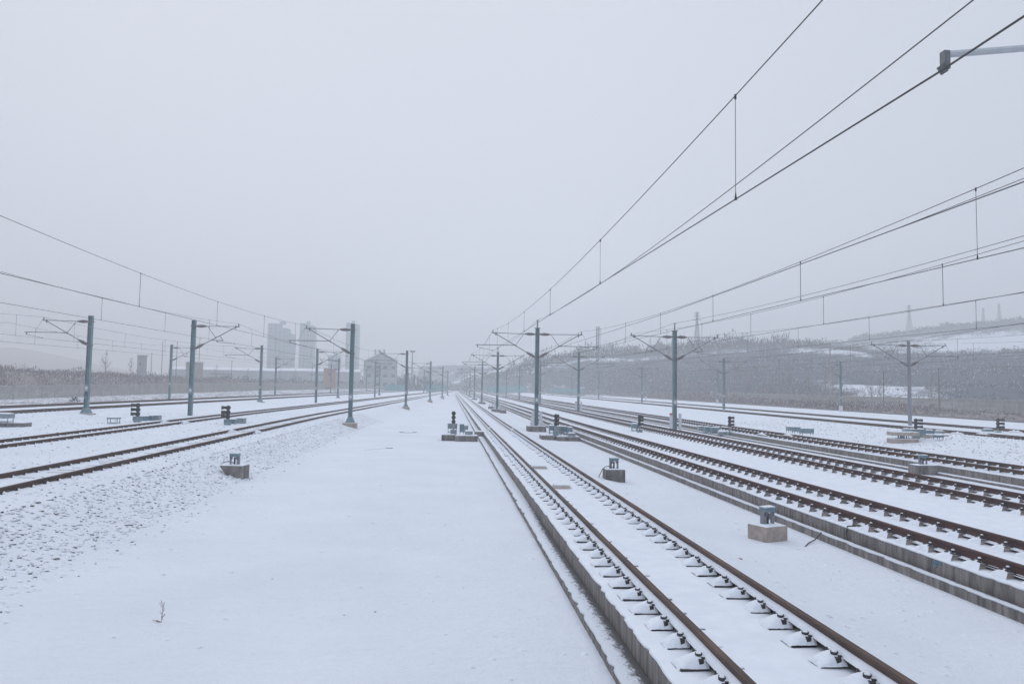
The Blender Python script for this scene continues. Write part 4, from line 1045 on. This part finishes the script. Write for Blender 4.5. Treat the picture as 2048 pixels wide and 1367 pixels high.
for i, (px, yt) in enumerate([(302,705),(323,682),(352,683),(397,675),(463,720),(624,725)]):
    pole(px, yt, 745, 250, .13, 'conc', f'thin grey pole behind the left fence, {["first","second","third","fourth","fifth","sixth"][i]} from the left', i in (3,))
def floodmast():
    g0, g1 = aty(823.5, 765, 330), aty(823.5, 703, 330)
    t = empty('light_mast', (g0.x,g0.y,g0.z-3), 'tall round platform light mast in the haze left of the vanishing point', 'light mast'); h = g1.z-g0.z+3
    b = MB(); b.tube((0,0,0),(0,0,h),.4,'tube',10,.25); b.build('shaft', t); b = MB(); b.tube((0,0,h-.3),(0,0,h+.5),1.0,'tube',14,1.5); b.build('lamp_ring', t)
floodmast()
def tower(px0, px1, ytop, D, label, steps, depth=18, rz=0):
    g0 = aty(px0, 762, D); g1 = aty(px1, ytop, D); w = g1.x-g0.x; h = g1.z+6
    t = empty('tower_block', ((g0.x+g1.x)/2, D, -6), label, 'tower block', 'hazy high-rise blocks', rz)
    b = MB()
    for a, c, hh, dd in steps: b.box(-w/2+w*a, -w/2+w*c, -depth/2+dd, depth/2, 0, h*hh+6*(1-hh), 'tower')
    b.box(-w*.1, w*.12, -2, 4, h*steps[0][2], h*steps[0][2]+2.5, 'tower'); b.build('wall', t)
    b = MB(); nf = int(h/3)
    for a, c, hh, dd in steps:
        nb = max(2, int(w*(c-a)/4)); ww = w*(c-a)/nb
        for i in range(nb):
            x0 = -w/2+w*a+ww*(i+.28); 
            for k in range(nf):
                z = 2+k*3.0
                if z+1.7 > h*hh: break
                b.box(x0, x0+ww*.5, -depth/2+dd-.06, -depth/2+dd-.02, z, z+1.6, 'darkglass')
    tag(b.build('windows', t), kind='stuff')
    for k in range(0): pass
tower(537, 588, 649, 640, 'widest stepped high-rise block, leftmost in the haze', [(0,.42,1.0,0),(.42,.78,.93,1.2),(.78,1,.84,0)])
tower(600, 629, 648, 670, 'middle high-rise block of the three in the haze', [(0,.5,1.0,0),(.5,1,.97,1.0)])
tower(692, 718, 647, 670, 'narrow high-rise block rising behind the nearest left mast', [(0,.55,1.0,0),(.55,1,.98,1.0)])
tower(657, 681, 711, 600, 'low pale block between the right-hand high-rises', [(0,1,1.0,0)], 12)
def house(px0, px1, ye, yr, D, label):
    g0 = aty(px0, 768, D); g1 = aty(px1, 768, D); w = g1.x-g0.x; ze = aty(px0, ye, D).z+2; zr = aty(px0, yr, D).z+2; dep = 14
    t = empty('gabled_building', ((g0.x+g1.x)/2, D, -2), label, 'building', None, .16)
    b = MB(); b.add([(-w/2,-dep/2,0),(w/2,-dep/2,0),(w/2,-dep/2,ze),(0,-dep/2,zr),(-w/2,-dep/2,ze),(-w/2,dep/2,0),(w/2,dep/2,0),(w/2,dep/2,ze),(0,dep/2,zr),(-w/2,dep/2,ze)], [(0,1,2,3,4),(9,8,7,6,5),(1,6,7,2),(0,4,9,5)], 'wallgrey'); b.build('wall', t)
    rf = MB(); e = .5
    for s in (-1, 1): rf.add([(0,-dep/2-e,zr+.1),(s*(w/2+e),-dep/2-e,ze-.1),(s*(w/2+e),dep/2+e,ze-.1),(0,dep/2+e,zr+.1),(0,-dep/2-e,zr+.4),(s*(w/2+e),-dep/2-e,ze+.2),(s*(w/2+e),dep/2+e,ze+.2),(0,dep/2+e,zr+.4)], [(0,1,2,3),(4,5,6,7),(0,1,5,4),(1,2,6,5),(2,3,7,6)], 'snow')
    ro = rf.build('roof', t)
    b = MB()
    for x in (-w*.18, -w*.05, w*.1): b.tube((x,-3,zr-1),(x,-3,zr+1.6),.45,'wallgrey',8); 
    b.build('roof_vent', ro)
    for k in range(3):
        for i in range(4):
            b = MB(); b.box(-.8,.8,-.06,0,0,1.4,'darkglass'); b.box(-.9,.9,-.1,-.02,-.12,-.02,'snow'); b.build('window', t, loc=(-w/2+w*(i+.5)/4, -dep/2-.02, 2.2+k*(ze-2)/3))
house(728, 791, 722, 706, 330, 'grey gabled building with snowy roof left of the vanishing point')
def cube_building(px0, px1, yt, yb, D, mat, label, name='small_building', dep=6, roofm='snow', over=.3, slope=0):
    g0 = aty(px0, yb, D); g1 = aty(px1, yt, D); w = g1.x-g0.x; h = g1.z-g0.z+3
    t = empty(name, ((g0.x+g1.x)/2, D, g0.z-3), label, 'building', None, .08)
    b = MB(); b.box(-w/2,w/2,-dep/2,dep/2,0,h,mat); b.build('wall', t)
    b = MB(); b.box(-w/2-over,w/2+over,-dep/2-over,dep/2+over,h,h+.3,roofm)
    if slope: b.add([(-w/2-over,-dep/2-over,h+.31),(w/2+over,-dep/2-over,h+.31),(w/2+over,0,h+slope),(-w/2-over,0,h+slope),(-w/2-over,dep/2+over,h+.31),(w/2+over,dep/2+over,h+.31)], [(0,1,2,3),(3,2,5,4),(0,3,4),(1,5,2)], roofm)
    b.build('roof', t)
    b = MB(); b.box(-w*.12,w*.08,-dep/2-.05,-dep/2-.01,h*.62,h*.62+.9,'darkglass'); b.build('window', t)
cube_building(648, 672, 737, 757, 260, 'brickred', 'small orange brick hut behind the left fence', 'brick_hut', 4)
cube_building(277, 291, 712, 742, 235, 'wallgrey', 'narrow grey tower-like building with a dark cap beyond the left fence', 'grey_tower', 3, 'wallgrey', .15)
cube_building(375, 403, 725, 744, 235, 'fence', 'pale flat-roofed hut behind the left masts', 'pale_hut', 4)
cube_building(352, 560, 743, 752, 420, 'metalroof', 'long low shed with snowy roof below the widest tower', 'long_shed', 24, slope=1.9)
cube_building(566, 720, 745, 752, 430, 'metalroof', 'long low shed with snowy roof below the narrow towers', 'long_shed', 24, slope=1.9)
cube_building(1302, 1340, 692, 706, 395, 'wallgrey', 'small pavilion on the crest of the hill', 'pavilion', 6)
def net(px0, px1, yt, yb, D0, D1, label):
    a, c = aty(px0, yb, D0), aty(px1, yb, D1); h = aty(px0, yt, D0).z-a.z
    t = empty('green_net_fence', (a.x,a.y,a.z), label, 'fence', 'teal site screens'); b = MB(); v = Vector((c.x-a.x, c.y-a.y, c.z-a.z)); n = 12; q = Vector((-v.y, v.x, 0)).normalized()*.04
    vs = []
    for i in range(n+1):
        p = v*(i/n)+q*(3 if i%2 else 0); vs += [(p.x,p.y,p.z-.8),(p.x,p.y,p.z+h)]
    b.add(vs+[(x+q.x,y+q.y,z) for x,y,z in vs], [(2*i,2*i+2,2*i+3,2*i+1) for i in range(n)]+[(2*n+2+2*i,2*n+3+2*i,2*n+5+2*i,2*n+4+2*i) for i in range(n)], 'net'); b.build('netting', t)
    for i in range(n+1):
        p = v*(i/n); pb_ = MB(); pb_.tube((p.x,p.y,p.z-1),(p.x,p.y,p.z+h+.15),.06,'tube',5); pb_.build('fence_post', t)
net(770, 812, 768, 780, 270, 300, 'teal screen fence below the gabled building')
net(853, 893, 769, 780, 300, 330, 'teal screen fence just left of the vanishing point')
net(971, 1053, 772, 781, 355, 325, 'teal screen fence right of the vanishing point')
net(1095, 1166, 777, 787, 318, 296, 'teal screen fence at the foot of the right hill')

# ------------------------------------------------------------------ haze
HB = MB(); HB.box(-1700, 1700, -60, 1700, -9, 112, 'snow')
ho = HB.build('haze'); ho.data.materials.clear()
hm = bpy.data.materials.new('haze_air'); hm.use_nodes = True; nt = hm.node_tree; nt.nodes.clear()
out = nt.nodes.new('ShaderNodeOutputMaterial'); pv = nt.nodes.new('ShaderNodeVolumePrincipled')
pv.inputs['Color'].default_value = (.986,.997,1,1); pv.inputs['Density'].default_value = .0018; pv.inputs['Anisotropy'].default_value = 0
nt.links.new(pv.outputs[0], out.inputs['Volume']); ho.data.materials.append(hm); ho['kind'] = 'stuff'

# ------------------------------------------------------------------ light
w = bpy.data.worlds.new('World'); scene.world = w; w.use_nodes = True; nt = w.node_tree
bg = nt.nodes['Background']; sky = nt.nodes.new('ShaderNodeTexSky'); sky.sky_type = 'NISHITA'; sky.sun_disc = False
SE, SR = R(38), R(-25); sky.sun_elevation = SE; sky.sun_rotation = SR
# overcast layer: pale cloud cover over the clear sky, softly brighter where the sun hides
tc = nt.nodes.new('ShaderNodeTexCoord'); sx = nt.nodes.new('ShaderNodeSeparateXYZ'); nt.links.new(tc.outputs['Generated'], sx.inputs[0])
dt = nt.nodes.new('ShaderNodeVectorMath'); dt.operation = 'DOT_PRODUCT'; v = Vector((-.12, .93, .34)).normalized(); dt.inputs[1].default_value = v
nt.links.new(tc.outputs['Generated'], dt.inputs[0])
cn = nt.nodes.new('ShaderNodeTexNoise'); cn.inputs['Scale'].default_value = 1.6; cn.inputs['Detail'].default_value = 5; nt.links.new(tc.outputs['Generated'], cn.inputs['Vector'])
ma = nt.nodes.new('ShaderNodeMath'); ma.operation = 'MULTIPLY_ADD'; nt.links.new(cn.outputs['Fac'], ma.inputs[0]); ma.inputs[1].default_value = .07; nt.links.new(dt.outputs['Value'], ma.inputs[2])
rp = nt.nodes.new('ShaderNodeValToRGB'); e = rp.color_ramp.elements; e[0].position = .55; e[0].color = (5.5,5.95,7.0,1); e[1].position = 1.02; e[1].color = (6.8,7.1,7.85,1)
nt.links.new(ma.outputs[0], rp.inputs['Fac'])
mx = nt.nodes.new('ShaderNodeMix'); mx.data_type = 'RGBA'; mx.inputs[0].default_value = .97; nt.links.new(sky.outputs[0], mx.inputs[6]); nt.links.new(rp.outputs[0], mx.inputs[7])
zr = nt.nodes.new('ShaderNodeMapRange'); zr.interpolation_type = 'SMOOTHSTEP'; zr.inputs['From Min'].default_value = .45; zr.inputs['From Max'].default_value = .9; zr.inputs['To Min'].default_value = 1; zr.inputs['To Max'].default_value = 1.75
nt.links.new(sx.outputs[2], zr.inputs['Value'])
vm = nt.nodes.new('ShaderNodeVectorMath'); vm.operation = 'SCALE'; nt.links.new(mx.outputs[2], vm.inputs[0]); nt.links.new(zr.outputs[0], vm.inputs['Scale'])
nt.links.new(vm.outputs[0], bg.inputs['Color']); bg.inputs['Strength'].default_value = .1
sl = bpy.data.lights.new('sun', 'SUN'); sl.energy = .5; sl.angle = R(25); sl.color = (1,.96,.92); so = bpy.data.objects.new('sun', sl); col.objects.link(so)
sd = Vector((math.sin(SR)*math.cos(SE), math.cos(SR)*math.cos(SE), math.sin(SE))); so.rotation_euler = sd.to_track_quat('Z', 'Y').to_euler()
vs = scene.view_settings; scene.display_settings.display_device = 'sRGB'; vs.view_transform = 'Standard'; vs.look = 'None'; vs.exposure = .08; vs.gamma = 1
cy_ = scene.cycles; cy_.volume_bounces = 12; cy_.max_bounces = 14; cy_.diffuse_bounces = 3; cy_.use_denoising = True
